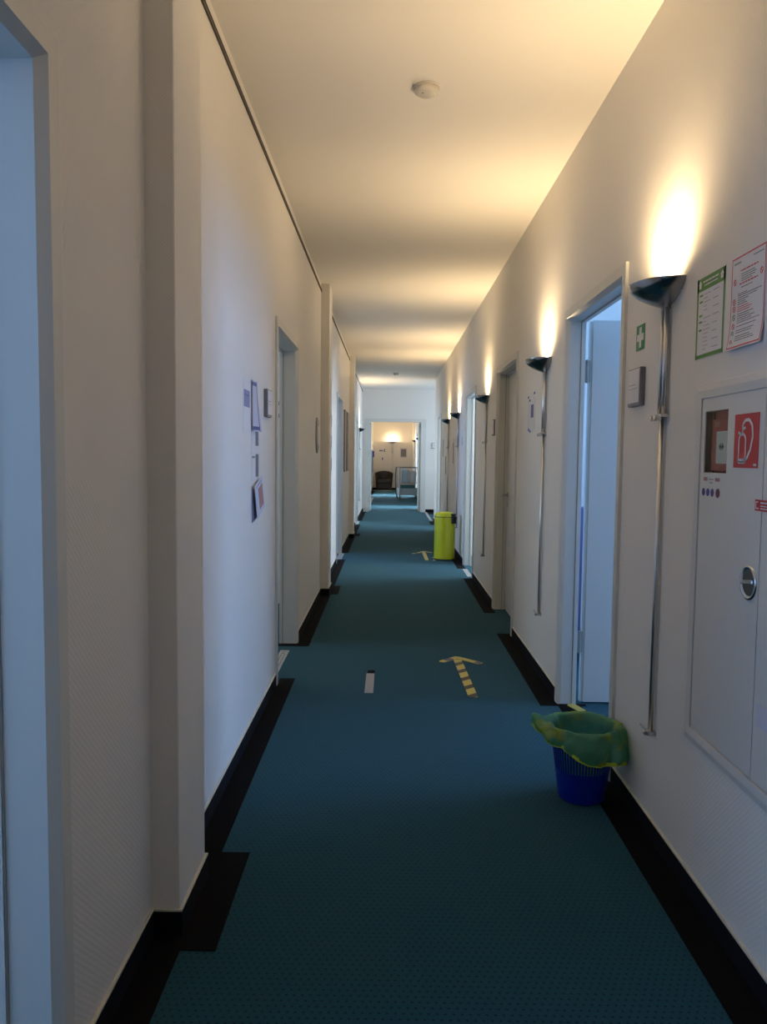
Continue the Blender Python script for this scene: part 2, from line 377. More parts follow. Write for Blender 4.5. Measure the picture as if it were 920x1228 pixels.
skirt('baseboard_end', XL+t_, XR-t_, 33.3-t_, 33.3, '-y')
# ------------------------------------------------------------------ black border tiles laid in the carpet
def border(x0, x1, y0, y1):
    o = box('border_tile', M['black'], x0, x1, y0, y1, 0.0, 0.0035, floor); return o
def border_run(x0, x1, y0, y1, step=0.5):
    n = max(1, round((y1-y0)/step)); d = (y1-y0)/n
    for i in range(n): border(x0, x1, y0+i*d+0.0006, y0+(i+1)*d-0.0006)
LB, RB = -0.575, 0.872
border_run(XL+t_, LB, 0.20, 2.14); border(XL+t_, -0.475, 2.14, 2.695)
border_run(XL+t_, LB, 2.697, 4.88); border_run(XL+t_, LB, 5.73, 7.925); border(-0.81, XL+t_, 5.73, 5.80)
border(XL+t_, -0.505, 7.93, 8.43); border_run(XL+t_, LB, 8.433, 10.60); border_run(XL+t_, LB, 11.36, 13.74)
border(XL+t_, -0.505, 13.745, 14.22); border_run(XL+t_, LB, 14.225, 16.1); border_run(XL+t_, LB, 17.15, 19.8)
border_run(RB, XR-t_, -0.5, 3.40); border_run(RB, XR-t_, 4.40, 6.22); border_run(RB, XR-t_, 7.06, 9.07); border(XR-t_, 1.13, 4.40, 4.43)
border_run(RB, XR-t_, 9.88, 15.0); border_run(RB, XR-t_, 16.25, 17.05); border(0.98, 1.6, 19.2, PY-t_)
border_run(XL+t_, LB, 28.6, 31.6); border_run(RB, XR-t_, 20.6, 21.4)
border(-0.678, XR, 33.1, 33.29)
# light threshold strip at the right-hand recess and under the far chair
tag(box('threshold_strip', M['gtape'], 0.900, 0.960, 17.25, 19.88, 0.0, 0.006), 'pale metal threshold strip along the recess by the wide opening', 'threshold')
tag(box('threshold_strip', M['strip'], -0.62, 0.12, 32.15, 32.42, 0.0, 0.006), 'pale strip across the carpet under the brown armchair', 'threshold')

# ------------------------------------------------------------------ doors
def frame_mesh(s, y0, y1, zt, prof, xw):
    mb = MB(); n = len(prof); b = len(mb.v)
    for st in range(4):
        for u, d in prof:
            X = xw-s*d
            if st == 0: p = (X, y0-u, 0)
            elif st == 1: p = (X, y0-u, zt+u)
            elif st == 2: p = (X, y1+u, zt+u)
            else: p = (X, y1+u, 0)
            mb.v.append(p)
    for st in range(3):
        for i in range(n): mb.f.append((b+st*n+i, b+st*n+(i+1) % n, b+(st+1)*n+(i+1) % n, b+(st+1)*n+i))
    return mb
def ring_line(s, y0, y1, zt, d0, d1, pr, xw):
    return frame_mesh(s, y0, y1, zt, [(0.001, -d0), (0.001, -d1), (-pr, -d1), (-pr, -d0)], xw)
def lever(parent, x, y, z, s, dirn):
    """lever handle: rose, neck and bar on a leaf face at x; s = direction out of the leaf; dirn = +1/-1 along y"""
    h = MB(); h.lathe([(0.0, 0), (0.025, 0), (0.025, s*0.006), (0.0, s*0.006)], (x, y, z), 20, 'x')
    h.tube([(x, y, z), (x+s*0.048, y, z), (x+s*0.055, y+dirn*0.012, z), (x+s*0.055, y+dirn*0.125, z)], 0.0095, 10)
    o = h.build('handle', M['steel'], parent, smooth=True); o['label'] = 'brushed steel lever handle'
    k = MB(); k.lathe([(0.0, 0), (0.024, 0), (0.024, s*0.006), (0.0, s*0.006)], (x, y, z-0.085), 20, 'x')
    k.build('keyhole_plate', M['steel'], parent)
def prof(dd): return [(0.0, -dd), (0.0, -0.010), (0.016, 0.013), (0.062, 0.013), (0.062, 0.0), (0.03, -0.001), (0.0118, -0.001), (0.0118, -dd)]
dn = 0
for s, a, b, k in DOORS:
    dn += 1; xw = XR if s > 0 else XL
    d = thing('door_%d' % dn, (0, 0, 0)); S(d)
    dd = 0.094 if s > 0 else 0.124
    frame_mesh(s, a, b, DZ, prof(dd), xw).build('door_frame', M['frame'], d)
    ring_line(s, a, b, DZ, dd-0.022, dd, 0.006, xw).build('rubber_seal', M['frame'], d)
    ring_line(s, a, b, DZ, dd-0.027, dd-0.022, 0.003, xw).build('rubber_gasket', M['gasket'], d)
    if k == 'closed':
        box('door_leaf', M['leaf'], XR+0.096, XR+0.136, a+0.003, b-0.003, 0.008, DZ-0.011, d, 0.002)
        lever(d, XR+0.096, b-0.075, 1.06, -1, -1)
    if k == 'open':      # swung 90 degrees into the room, hinged at the far jamb
        lf = MB(); lf.box(XR+0.140, XR+1.13, b+0.020, b+0.060, 0.010, DZ+0.012)
        lf.build('door_leaf', M['leaf'], d, 0.002)
        box('leaf_rebate', M['frame'], XR+0.124, XR+0.1398, b+0.030, b+0.060, 0.010, DZ+0.006, d)
        for hz in (1.82, 0.30):
            hh = MB(); hh.box(XR+0.092, XR+0.126, b+0.008, b+0.020, hz, hz+0.120); hh.tube([(XR+0.110, b+0.010, hz-0.004), (XR+0.110, b+0.010, hz+0.124)], 0.008, 10)
            hh.build('hinge', M['gasket'], d)
        lever(d, XR+1.06, b+0.020, 1.06, -1, -1)
    if k == 'left':      # half open into the room, hinged at the near jamb
        g = thing('leaf_pivot', (XL-0.13, a+0.01, 0.0)); g.parent = d; g.rotation_euler = (0, 0, 1.35)
        box('door_leaf', M['leaf'], -0.04, 0.0, 0.0, 1.0, 0.01, DZ, d, 0.002).matrix_basis = Matrix.Translation((XL-0.145, a+0.012, 0)) @ Matrix.Rotation(1.40, 4, 'Z')
        bpy.data.objects.remove(g)
        for hz in (1.76, 1.67): box('lock_plate', M['gasket'], XL-0.135, XL-0.118, b-0.003, b+0.002, hz, hz+0.03, d)
    if k == 'in':
        xx = xw+s*0.16
        box('door_leaf', M['leaf'], min(xx, xx+s*0.98), max(xx, xx+s*0.98), a-0.06, a-0.02, 0.01, DZ, d, 0.002)
# frame of the wide opening
d = thing('door_11', (0, 0, 0)); S(d)
mb = MB(); prof = [(0.0, 0.06), (0.0, 0.0), (0.0, -0.016), (0.125, -0.016), (0.125, 0.0), (0.0118, 0.001), (0.0118, 0.12), (0.0, 0.12)]
for st in range(4):
    for u, dd in prof:
        mb.v.append([(PX0-u, PY+dd, 0), (PX0-u, PY+dd, PZ+u*0.65), (PX1+u, PY+dd, PZ+u*0.65), (PX1+u, PY+dd, 0)][st])
for st in range(3):
    for i in range(8): mb.f.append((st*8+i, st*8+(i+1) % 8, (st+1)*8+(i+1) % 8, (st+1)*8+i))
mb.build('door_frame', M['frame'], d)
o = box('door_leaf', M['frame'], PX0+0.002, PX0+0.045, PY+0.13, PY+0.75, 0.01, PZ-0.01, d, 0.002)
o = MB().tube([(PX1-0.02, PY+0.10, PZ-0.10), (PX1-0.05, PY+0.28, PZ-0.10), (PX1-0.005, PY+0.52, PZ-0.10)], 0.012, 8).build('door_closer_arm', M['steel'], d)
o = box('door_leaf', M['frame'], PX1-0.045, PX1-0.002, PY+0.13, PY+0.75, 0.01, PZ-0.01, d, 0.002)
MB().tube([(PX1-0.047, PY+0.66, 1.06), (PX1-0.10, PY+0.66, 1.06), (PX1-0.105, PY+0.54, 1.06)], 0.010, 8).build('handle', M['steel'], d)
bt = box('door_stop_box', M['gasket'], PX0+0.046, PX0+0.075, PY+0.62, PY+0.68, 0.65, 1.55, d)

# ------------------------------------------------------------------ picture rails
for a, b in ((-3.0, 2.215), (2.53, 7.83), (8.17, 13.40), (13.72, PY)):
    r = MB(); r.box(XL, XL+0.009, a, b, 2.985, 2.990); r.box(XL, XL+0.009, a, b, 2.999, 3.004); r.box(XL, XL+0.004, a, b, 2.985, 3.004)
    o = r.build('picture_rail', M['rail'])
    S(o); o.name = 'trim_picture_rail'

# ------------------------------------------------------------------ uplighter wall lamps
LAMP_Z = 0.39
LAMP_GAIN = 4.7
def make_sconce():
    t = thing('wall_lamp', (0, 0, 0), 0)
    wd, dp, hh = 0.155, 0.138, 0.088; zr = 2.012-LAMP_Z
    nu, nv = 28, 12
    def shell(off):
        v = []
        for j in range(nv+1):
            q = j/nv; sc = (1-q**1.9)
            for i in range(nu+1):
                u = PI*i/nu
                x = (wd-off)*sc*math.cos(u); y = -(dp-off)*sc*(math.sin(u)**0.85)
                z = zr-(hh-off)*q
                v.append((x, y-0.001*0, z))
        return v
    for nm, off, m in (('bowl', 0.0, M['bowl']), ('bowl_lining', 0.004, M['liner'])):
        mb = MB(); mb.v = shell(off)
        for j in range(nv):
            for i in range(nu):
                a = j*(nu+1)+i; mb.f.append((a, a+1, a+nu+2, a+nu+1))
        o = mb.build(nm, m, t, smooth=True)
    mb = MB(); mb.box(-0.12, 0.12, -0.004, -0.0005, zr-0.045, zr-0.004); mb.box(-0.05, 0.05, -0.004, -0.0005, zr-0.08, zr-0.045)
    mb.build('wall_plate', M['liner'], t)
    mb = MB(); mb.tube([(-0.055, -0.06, zr-0.020), (0.055, -0.06, zr-0.020)], 0.0045, 8)
    mb.build('halogen_tube', M['lamp'], t)
    mb = MB(); mb.box(-0.066, -0.055, -0.068, -0.05, zr-0.032, zr-0.010); mb.box(0.055, 0.066, -0.068, -0.05, zr-0.032, zr-0.010); mb.box(-0.066, 0.066, -0.062, -0.056, zr-0.036, zr-0.032)
    mb.build('lamp_holder', M['liner'], t)
    for x in (-0.019, 0.019):
        MB().tube([(x, -0.014, 1.555-LAMP_Z), (x, -0.014, zr-0.050)], 0.0090, 12).build('upper_tube', M['tubec'], t, smooth=True)
    MB().tube([(0.0, -0.014, 0.400-LAMP_Z), (0.0, -0.014, 1.560-LAMP_Z)], 0.0085, 12).build('lower_tube', M['tubec'], t, smooth=True)
    c = MB(); c.box(-0.036, 0.036, -0.028, 0.0, 1.548-LAMP_Z, 1.560-LAMP_Z)
    cl = c.build('clamp', M['steel'], t, 0.002)
    for x in (-0.024, 0.018):
        MB().tube([(x, -0.022, 1.545-LAMP_Z), (x, -0.048, 1.545-LAMP_Z)], 0.010, 12).build('clamp_knob', M['chrome'], cl, 0.002)
    c = MB(); c.box(-0.018, 0.018, -0.030, 0.0, 0.394-LAMP_Z, 0.408-LAMP_Z); c.tube([(-0.012, -0.026, 0.405-LAMP_Z), (-0.030, -0.043, 0.424-LAMP_Z)], 0.004, 8); c.tube([(-0.012, -0.032, 0.399-LAMP_Z), (0.006, -0.032, 0.399-LAMP_Z)], 0.009, 10)
    c.build('foot_clip', M['steel'], t, 0.001)
    return t
def lamp_light(x, y, nx, ny, e):
    d = bpy.data.lights.new('lamp_light', 'SPOT'); d.energy = e*LAMP_GAIN; d.color = WARM; d.shadow_soft_size = 0.015; d.spot_size = 3.0; d.spot_blend = 0.75
    o = bpy.data.objects.new('lamp_light', d); C.objects.link(o); o.location = (x+nx*0.060, y+ny*0.060, 2.012-0.010)
    o.rotation_euler = (PI, 0, 0 if ny == 0 else PI/2); o.scale = (1.0, 0.75, 1.0); return o
sc0 = make_sconce(); GR = 'uplighter wall lamps along the corridor'
tag(sc0, 'chrome bowl uplighter beside the green first aid sign, nearest and largest', 'wall lamp', GR)
LAMPS = [((XR, 2.845), RW, None, 9),
         ((XR, 5.02), RW, 'chrome uplighter between the open blue-lit doorway and the closed door', 9),
         ((XR, 8.02), RW, 'chrome uplighter just beyond the closed door, third along right wall', 9),
         ((XR, 11.25), RW, 'chrome uplighter above and behind the lime green bin, fourth along right wall', 9),
         ((XR, 13.1), RW, 'chrome uplighter furthest down the right wall before the cross wall', 9),
         ((XL, 17.75), LW, 'the only uplighter on the left wall, beside the far opening', 9),
         ((XR, 26.2), RW, 'small far uplighter beyond the opening, the nearer of two on its right', 9),
         ((XR, 30.1), RW, 'small far uplighter beyond the opening, the further of two on its right', 9),
         ((0.13, 33.3), 0, 'uplighter glowing on the end wall above the brown armchair', 40)]
sc_first = True
for (x, y), rz, lab, e in LAMPS:
    if sc_first: sc0.location = (x, y, LAMP_Z); sc0.rotation_euler = (0, 0, rz); sc_first = False
    else: dup(sc0, (x, y, LAMP_Z), rz, lab, GR)
    nx, ny = (-1, 0) if rz == RW else ((1, 0) if rz == LW else (0, -1))
    if rz == 0:
        pl = bpy.data.lights.new('lamp_light', 'POINT'); pl.energy = 28; pl.color = WARM; pl.shadow_soft_size = 0.03
        o = bpy.data.objects.new('lamp_light', pl); C.objects.link(o); o.location = (x, y-0.06, 2.03)
    else: lamp_light(x, y, nx, ny, e)
lamp_light(XR, -0.35, -1, 0, 6)      # the next lamp of the row, behind the viewer
dup(sc0, (XR, -0.35, LAMP_Z), RW, 'chrome uplighter on the right wall behind the viewer', GR)

# ------------------------------------------------------------------ flat print helpers (local x right, z up, y=-depth towards viewer)
def sheet(parent, name, m, x0, x1, z0, z1, y=0.0, t=0.0008, bevel=0): return box(name, m, x0, x1, -y-t, -y, z0, z1, parent, bevel)
def lines(parent, name, m, rows, y, t=0.0003):
    mb = MB()
    for x0, x1, z, hgt in rows: mb.box(x0, x1, -y-t, -y, z, z+hgt)
    o = mb.build(name, m, parent); o['kind'] = 'stuff'; return o
def word_rows(x0, x1, z, hgt, rnd, ch=2.2):
    """one row of illegible small print broken into words"""
    out = []; x = x0
    while x < x1-0.002:
        L = min(hgt*ch*rnd.uniform(0.8, 3.0), x1-x); out.append((x, x+L, z, hgt)); x += L+hgt*0.7
    return out

# green poster
rnd = random.Random(3)
g = thing('green_notice', on_right(2.479, 1.716), RW, 'green-bordered notice with small print, taped on the right wall', 'notice')
sheet(g, 'sheet', M['paper'], -0.108, 0.108, 0, 0.255)
bd = MB()
for q in ((-0.106, -0.094, 0.002, 0.253), (0.094, 0.106, 0.002, 0.253), (-0.106, 0.106, 0.002, 0.014), (-0.106, 0.106, 0.212, 0.253)): bd.box(q[0], q[1], -0.0012, -0.0008, q[2], q[3])
bd.build('border', M['pgreen'], g)
r_ = word_rows(-0.06, 0.06, 0.236, 0.005, rnd)+word_rows(-0.05, 0.05, 0.225, 0.004, rnd); lines(g, 'heading', M['paper'], r_, 0.0012)
for x in (-0.082, 0.082):
    MB().prism([(x-0.008, 0.222), (x+0.008, 0.222), (x+0.008, 0.234), (x+0.013, 0.234), (x, 0.247), (x-0.013, 0.234), (x-0.008, 0.234)], -0.0015, -0.0012).build('arrow_symbol', M['paper'], g)
r_ = []
for i in range(15):
    z = 0.198-i*0.0122
    if rnd.random() < 0.9: r_ += word_rows(-0.05, -0.05+rnd.uniform(0.02, 0.055), z, 0.0022, rnd)
    if i % 2 == 0: r_ += word_rows(0.02, 0.02+rnd.uniform(0.03, 0.06), z, 0.0026, rnd)
lines(g, 'text', M['lightink'], r_, 0.0008)
r_ = [(-0.085, -0.06, z, 0.006) for z in (0.196, 0.176, 0.133, 0.113, 0.088)]; lines(g, 'pictograms', M['pgreen'], r_, 0.0008)

# red poster and the white sheet behind it
b2 = thing('white_sheet', on_right(2.218, 1.695), RW, 'blank white sheet poking out below the red-bordered notice', 'sheet')
sheet(b2, 'paper_sheet', M['paper'], -0.105, 0.118, 0, 0.24)
g = thing('red_notice', on_right(2.222, 1.712, 0.001), RW, 'red-bordered notice with rules in small print, right of green one', 'notice')
mb = MB(); n = 10
for i in range(n+1):
    q = i/n; cur = 0.010*max(0, (0.35-q)/0.35)**2
    for x in (-0.106, 0.106): mb.v.append((x, -0.001-cur, q*0.262))
for i in range(n): mb.f.append((2*i, 2*i+1, 2*i+3, 2*i+2))
mb.build('sheet', M['paper'], g, solid=0.0005)
def curl(z): q = z/0.262; return 0.0016+0.010*max(0, (0.35-q)/0.35)**2
def cur_rows(parent, name, m, rows):
    mb = MB()
    for x0, x1, z, hgt in rows:
        k = max(1, int(hgt/0.02)); 
        for j in range(k):
            za, zb = z+hgt*j/k, z+hgt*(j+1)/k; mb.quad((x0, -curl(za), za), (x1, -curl(za), za), (x1, -curl(zb), zb), (x0, -curl(zb), zb))
    o = mb.build(name, m, parent)
    if name != 'border': o['kind'] = 'stuff'
    return o
cur_rows(g, 'border', M['pred'], [(-0.103, -0.099, 0.004, 0.254), (0.099, 0.103, 0.004, 0.254), (-0.103, 0.103, 0.004, 0.004), (-0.103, 0.103, 0.254, 0.004)])
r_ = word_rows(-0.045, 0.06, 0.214, 0.004, rnd)+word_rows(-0.05, 0.06, 0.178, 0.004, rnd); cur_rows(g, 'headline', M['pred'], r_)
r_ = []
for z, x1 in ((0.204, 0.04), (0.198, 0.05), (0.192, 0.045), (0.186, 0.03), (0.168, 0.03), (0.152, 0.0), (0.147, 0.085), (0.141, 0.06), (0.135, 0.01), (0.129, -0.01), (0.123, 0.0), (0.096, 0.04), (0.090, 0.02), (0.084, 0.05), (0.078, 0.03), (0.072, 0.08), (0.062, 0.06), (0.050, 0.05), (0.044, 0.04), (0.034, 0.03), (0.028, 0.05), (0.022, 0.06)):
    r_ += word_rows(-0.058 if z < 0.16 else -0.04, x1, z, 0.0024, rnd)
cur_rows(g, 'text', M['ink'], r_)
cur_rows(g, 'red_text', M['pred'], word_rows(-0.058, 0.01, 0.116, 0.0024, rnd)+word_rows(-0.058, 0.03, 0.110, 0.0024, rnd)+word_rows(-0.058, 0.02, 0.104, 0.0024, rnd))
for x, z, m in ((-0.080, 0.190, 'pred'), (0.082, 0.190, 'pred'), (-0.080, 0.135, 'pred'), (-0.080, 0.115, 'pred'), (-0.080, 0.066, 'pred'), (-0.080, 0.020, 'pred'), (-0.080, 0.092, 'green'), (-0.080, 0.045, 'green')):
    rg = MB()
    for k in range(16):
        a0, a1 = 2*PI*k/16, 2*PI*(k+1)/16; yy = curl(z)+0.0003
        rg.quad((x+0.006*math.cos(a0), -yy, z+0.006*math.sin(a0)), (x+0.009*math.cos(a0), -yy, z+0.009*math.sin(a0)), (x+0.009*math.cos(a1), -yy, z+0.009*math.sin(a1)), (x+0.006*math.cos(a1), -yy, z+0.006*math.sin(a1)))
    rg.quad((x-0.006, -yy, z+0.004), (x-0.004, -yy, z+0.006), (x+0.006, -yy, z-0.004), (x+0.004, -yy, z-0.006))
    rg.build('pictogram', M[m], g)
cur_rows(g, 'letterhead', M['lightink'], [(-0.09, -0.045, 0.238, 0.006), (0.03, 0.09, 0.240, 0.004)])

# first aid sign
g = thing('first_aid_sign', on_right(3.155, 1.826), RW, 'small green sign with a white cross beside the nearest uplighter', 'sign')
sheet(g, 'plate', M['green'], -0.052, 0.052, 0, 0.098, t=0.0015)
c = MB(); c.prism([(-0.013, 0.010), (0.013, 0.010), (0.013, 0.036), (0.039, 0.036), (0.039, 0.062), (0.013, 0.062), (0.013, 0.088), (-0.013, 0.088), (-0.013, 0.062), (-0.039, 0.062), (-0.039, 0.036), (-0.013, 0.036)], -0.0025, -0.0015); c.build('cross', M['paper'], g)

# door plates
def door_plate(loc, rz, label, wd=0.150, hg=0.150):
    g = thing('door_plate', loc, rz, label, 'door sign', 'grey room plates beside the doors')
    box('holder', M['grey'], -wd/2, wd/2, -0.022, 0, 0, hg, g, 0.004)
    sheet(g, 'insert', M['paper'], -wd/2+0.008, wd/2-0.008, 0.014, hg-0.006, y=0.022)
    lines(g, 'text', M['lightink'], word_rows(-wd/2+0.02, 0.03, hg*0.55, 0.004, rnd)+word_rows(-wd/2+0.02, 0.05, hg*0.45, 0.003, rnd), 0.0228)
    return g
door_plate(on_right(3.155, 1.605), RW, 'grey room plate below the green first aid sign')
door_plate(on_right(7.41, 1.60), RW, 'grey room plate just past the closed door on right wall')
door_plate(on_left(4.36, 1.605), LW, 'grey room plate beside the half open door on left wall')
door_plate((1.125, PY, 1.60), 0, 'grey room plate on the cross wall right of the wide opening', 0.12, 0.14)

# ------------------------------------------------------------------ fire hose cabinet
fc = thing('fire_cabinet', (XR, 2.10, 0.50), RW, 'cream steel fire cabinet with two doors set in the right wall', 'fire cabinet')
# local x = 2.10 - Y ; near side beyond the frame
X0, X1, Z0, Z1 = -0.449, 0.470, -0.004, 1.135
fr = MB()
for st, (cx, cz) in enumerate(((X0, Z0), (X1, Z0), (X1, Z1), (X0, Z1))):
    sx, sz = (1 if cx == X0 else -1), (1 if cz == Z0 else -1)
    for u, dd in ((0.0, 0.0), (0.003, -0.006), (0.022, -0.009), (0.046, -0.007), (0.047, -0.001), (0.047, 0.06)): fr.v.append((cx+sx*u, dd, cz+sz*u))
for st in range(4):
    for i in range(5): a0 = st*6; a1 = ((st+1) % 4)*6; fr.f.append((a0+i, a0+i+1, a1+i+1, a1+i))
fr.build('cabinet_frame', M['cab'], fc)
box('cabinet_body', M['cab'], X0+0.048, X1-0.048, 0.062, 0.12, Z0+0.048, Z1-0.048, fc)
def grid_plate(x0, x1, z0, z1, hole, y0, y1):
    xs = [x0, hole[0], hole[1], x1]; zs = [z0, hole[2], hole[3], z1]; mb = MB()
    for i in range(3):
        for j in range(3):
            if i == 1 and j == 1: continue
            mb.quad((xs[i], y0, zs[j]), (xs[i+1], y0, zs[j]), (xs[i+1], y0, zs[j+1]), (xs[i], y0, zs[j+1]))
    h = hole
    mb.quad((h[0], y0, h[2]), (h[0], y1, h[2]), (h[0], y1, h[3]), (h[0], y0, h[3])); mb.quad((h[1], y0, h[2]), (h[1], y1, h[2]), (h[1], y1, h[3]), (h[1], y0, h[3]))
    mb.quad((h[0], y0, h[2]), (h[1], y0, h[2]), (h[1], y1, h[2]), (h[0], y1, h[2])); mb.quad((h[0], y0, h[3]), (h[1], y0, h[3]), (h[1], y1, h[3]), (h[0], y1, h[3]))
    for (a_, b_) in (((x0, z0), (x1, z0)), ((x1, z0), (x1, z1)), ((x1, z1), (x0, z1)), ((x0, z1), (x0, z0))):
        mb.quad((a_[0], y0, a_[1]), (b_[0], y0, b_[1]), (b_[0], y0+0.018, b_[1]), (a_[0], y0+0.018, a_[1]))
    return mb
SEAM = 0.022   # local x of the gap between the two doors
dz0, dz1 = 0.047, 1.088
dl = grid_plate(X0+0.0505, SEAM-0.0015, dz0, dz1, (-0.373, -0.208, 0.860, 1.047), -0.004, 0.040).build('cabinet_door', M['cab'], fc)
dr = box('cabinet_door', M['cab'], SEAM+0.0015, X1-0.0505, -0.004, 0.016, dz0, dz1, fc, 0.001)
# round recessed latch
lt = MB(); lt.lathe([(0.048, -0.004), (0.047, -0.008), (0.041, -0.009), (0.037, -0.005), (0.034, -0.004)], (-0.035, 0, 0.568), 28, 'y')
lt.build('latch_ring', M['chrome'], dl, smooth=True)
lt = MB(); lt.lathe([(0.0, -0.0045), (0.0375, -0.0048)], (-0.035, 0, 0.568), 28, 'y'); lt.build('latch_cup', M['dsteel'], dl)
lt = MB(); lt.prism([(-0.068, 0.560), (-0.066, 0.572), (-0.004, 0.580), (-0.002, 0.568)], -0.013, -0.006); lt.build('latch_bar', M['chrome'], dl, 0.002)
# call point behind glass
cb = MB(); x0, x1, z0, z1 = -0.375, -0.206, 0.858, 1.049
cb.quad((x0, 0.020, z0), (x1, 0.020, z0), (x1, 0.020, z1), (x0, 0.020, z1)); cb.build('recess_back', M['boxred'], fc)
cp = box('call_point', M['boxred'], -0.338, -0.210, 0.004, 0.019, 0.866, 1.022, fc, 0.003)
box('call_point_face', M['paper'], -0.298, -0.222, 0.001, 0.004, 0.888, 0.984, cp, 0.002)
ar = MB(); ar.box(-0.270, -0.250, 0.0002, 0.001, 0.935, 0.942); ar.prism([(-0.254, 0.928), (-0.240, 0.9385), (-0.254, 0.949)], 0.0002, 0.001); ar.prism([(-0.264, 0.928), (-0.278, 0.9385), (-0.264, 0.949)], 0.0002, 0.001); ar.build('arrow_symbol', M['ink'], cp)
ar = MB(); ar.box(-0.318, -0.308, 0.0035, 0.004, 0.998, 1.014); ar.box(-0.304, -0.296, 0.0035, 0.004, 0.998, 1.014); ar.box(-0.292, -0.286, 0.0035, 0.004, 0.998, 1.014); ar.build('house_symbol', M['pink'], cp)
box('window_edge', M['dark'], -0.3727, -0.352, 0.0145, 0.0195, 0.861, 1.046, fc); box('window_edge', M['dark'], -0.3729, -0.3715, 0.0, 0.0195, 0.861, 1.046, fc)  # recess shade painted as strips in a darkened call point red
box('glass_pane', M['glass'], -0.373, -0.208, -0.0035, -0.0025, 0.861, 1.046, fc)
# extinguisher / hose sign
sg = sheet(fc, 'hose_sign', M['red'], -0.159, -0.010, 0.878, 1.027, y=0.0042, t=0.0012)
pg = MB(); YY = -0.0062
def stroke(mb, pts, wdt):
    for p, q in zip(pts[:-1], pts[1:]):
        dx, dz = q[0]-p[0], q[1]-p[1]; L = math.hypot(dx, dz) or 1; nx, nz = -dz/L*wdt/2, dx/L*wdt/2
        mb.quad((p[0]+nx, YY, p[1]+nz), (q[0]+nx, YY, q[1]+nz), (q[0]-nx, YY, q[1]-nz), (p[0]-nx, YY, p[1]-nz))
ox, oz = -0.159, 0.878
def P_(x, z): return (ox+x*0.149, oz+z*0.149)
cyl = [P_(0.22, 0.10), P_(0.22, 0.54), P_(0.28, 0.62), P_(0.42, 0.62), P_(0.50, 0.54), P_(0.50, 0.10)]
stroke(pg, cyl+[cyl[0]], 0.0065)
mb_f = [P_(0.22, 0.10), P_(0.50, 0.10), P_(0.50, 0.17), P_(0.22, 0.17)]; pg.quad(*[(x, YY, z) for x, z in mb_f])
hose = [P_(0.46, 0.16), P_(0.56, 0.17), P_(0.70, 0.34), P_(0.78, 0.58), P_(0.74, 0.78), P_(0.62, 0.88), P_(0.46, 0.88), P_(0.36, 0.80), P_(0.36, 0.70)]
stroke(pg, hose, 0.0085)
stroke(pg, [P_(0.36, 0.62), P_(0.36, 0.72), P_(0.48, 0.74)], 0.008); stroke(pg, [P_(0.18, 0.66), P_(0.30, 0.62)], 0.008)
pg.quad(*[(x, YY, z) for x, z in (P_(0.84, 0.04), P_(0.96, 0.04), P_(0.96, 0.08), P_(0.84, 0.08))])
o = pg.build('hose_pictogram', M['paper'], sg); o['kind'] = 'stuff'
# small stickers under the window
st = MB(); st.box(-0.368, -0.340, -0.0047, -0.004, 0.835, 0.846); st.build('sticker', M['pink'], fc)
st = MB(); st.box(-0.282, -0.250, -0.0047, -0.004, 0.835, 0.845); st.build('sticker', M['pink'], fc)
st = MB(); st.box(-0.332, -0.295, -0.0045, -0.004, 0.838, 0.842); st.box(-0.325, -0.300, -0.0045, -0.004, 0.828, 0.832); st.build('small_text', M['lightink'], fc)
for i, x in enumerate((-0.366, -0.333, -0.300, -0.260)):
    s_ = MB(); s_.lathe([(0.0, -0.0048), (0.012 if i < 3 else 0.014, -0.0048), (0.012 if i < 3 else 0.014, -0.004)], (x, 0, 0.800), 16, 'y')
    q = s_.build('round_sticker', M['navy'] if i < 3 else M['maroon'], fc); 
    if i == 3: q['label'] = 'round maroon sticker'
rs = sheet(dr, 'red_sticker', M['red'], -0.012, 0.085, 0.768, 0.794, y=0.0042, t=0.0006)
rs = box('red_label', M['red'], -0.015, 0.100, -0.0052, -0.0043, 0.766, 0.796, fc)
lines(rs, 'label_print', M['paper'], [(-0.011, 0.006, 0.771, 0.003), (-0.011, 0.003, 0.788, 0.003), (-0.011, -0.008, 0.771, 0.02)]+word_rows(0.016, 0.09, 0.786, 0.004, rnd)+word_rows(0.016, 0.09, 0.778, 0.003, rnd)+word_rows(0.016, 0.09, 0.771, 0.003, rnd), 0.0052)
lb = box('blue_label', M['paperb'], 0.045, 0.12, -0.0050, -0.0043, 0.20, 0.26, fc)

# ------------------------------------------------------------------ smoke detectors
def detector(loc, label):
    t = thing('smoke_detector', loc, 0, label, 'smoke detector')
    MB().lathe([(0.0, 0), (0.060, 0), (0.060, -0.010), (0.0, -0.010)], (0, 0, 0), 32).build('base_ring', M['detector'], t)
    MB().lathe([(0.052, -0.010), (0.054, -0.018), (0.050, -0.030), (0.040, -0.036), (0.0, -0.037)], (0, 0, 0), 32).build('sensor_cover', M['detector'], t, smooth=True)
    MB().lathe([(0.0, -0.0385), (0.004, -0.038), (0.004, -0.030)], (-0.018, -0.02, 0), 10).build('indicator', M['ink'], t)
    return t
detector((0.150, 3.70, H), 'round ivory smoke detector on the ceiling, nearest the viewer')
detector((0.119, 16.1, H), 'tiny smoke detector on the ceiling just before the cross wall')

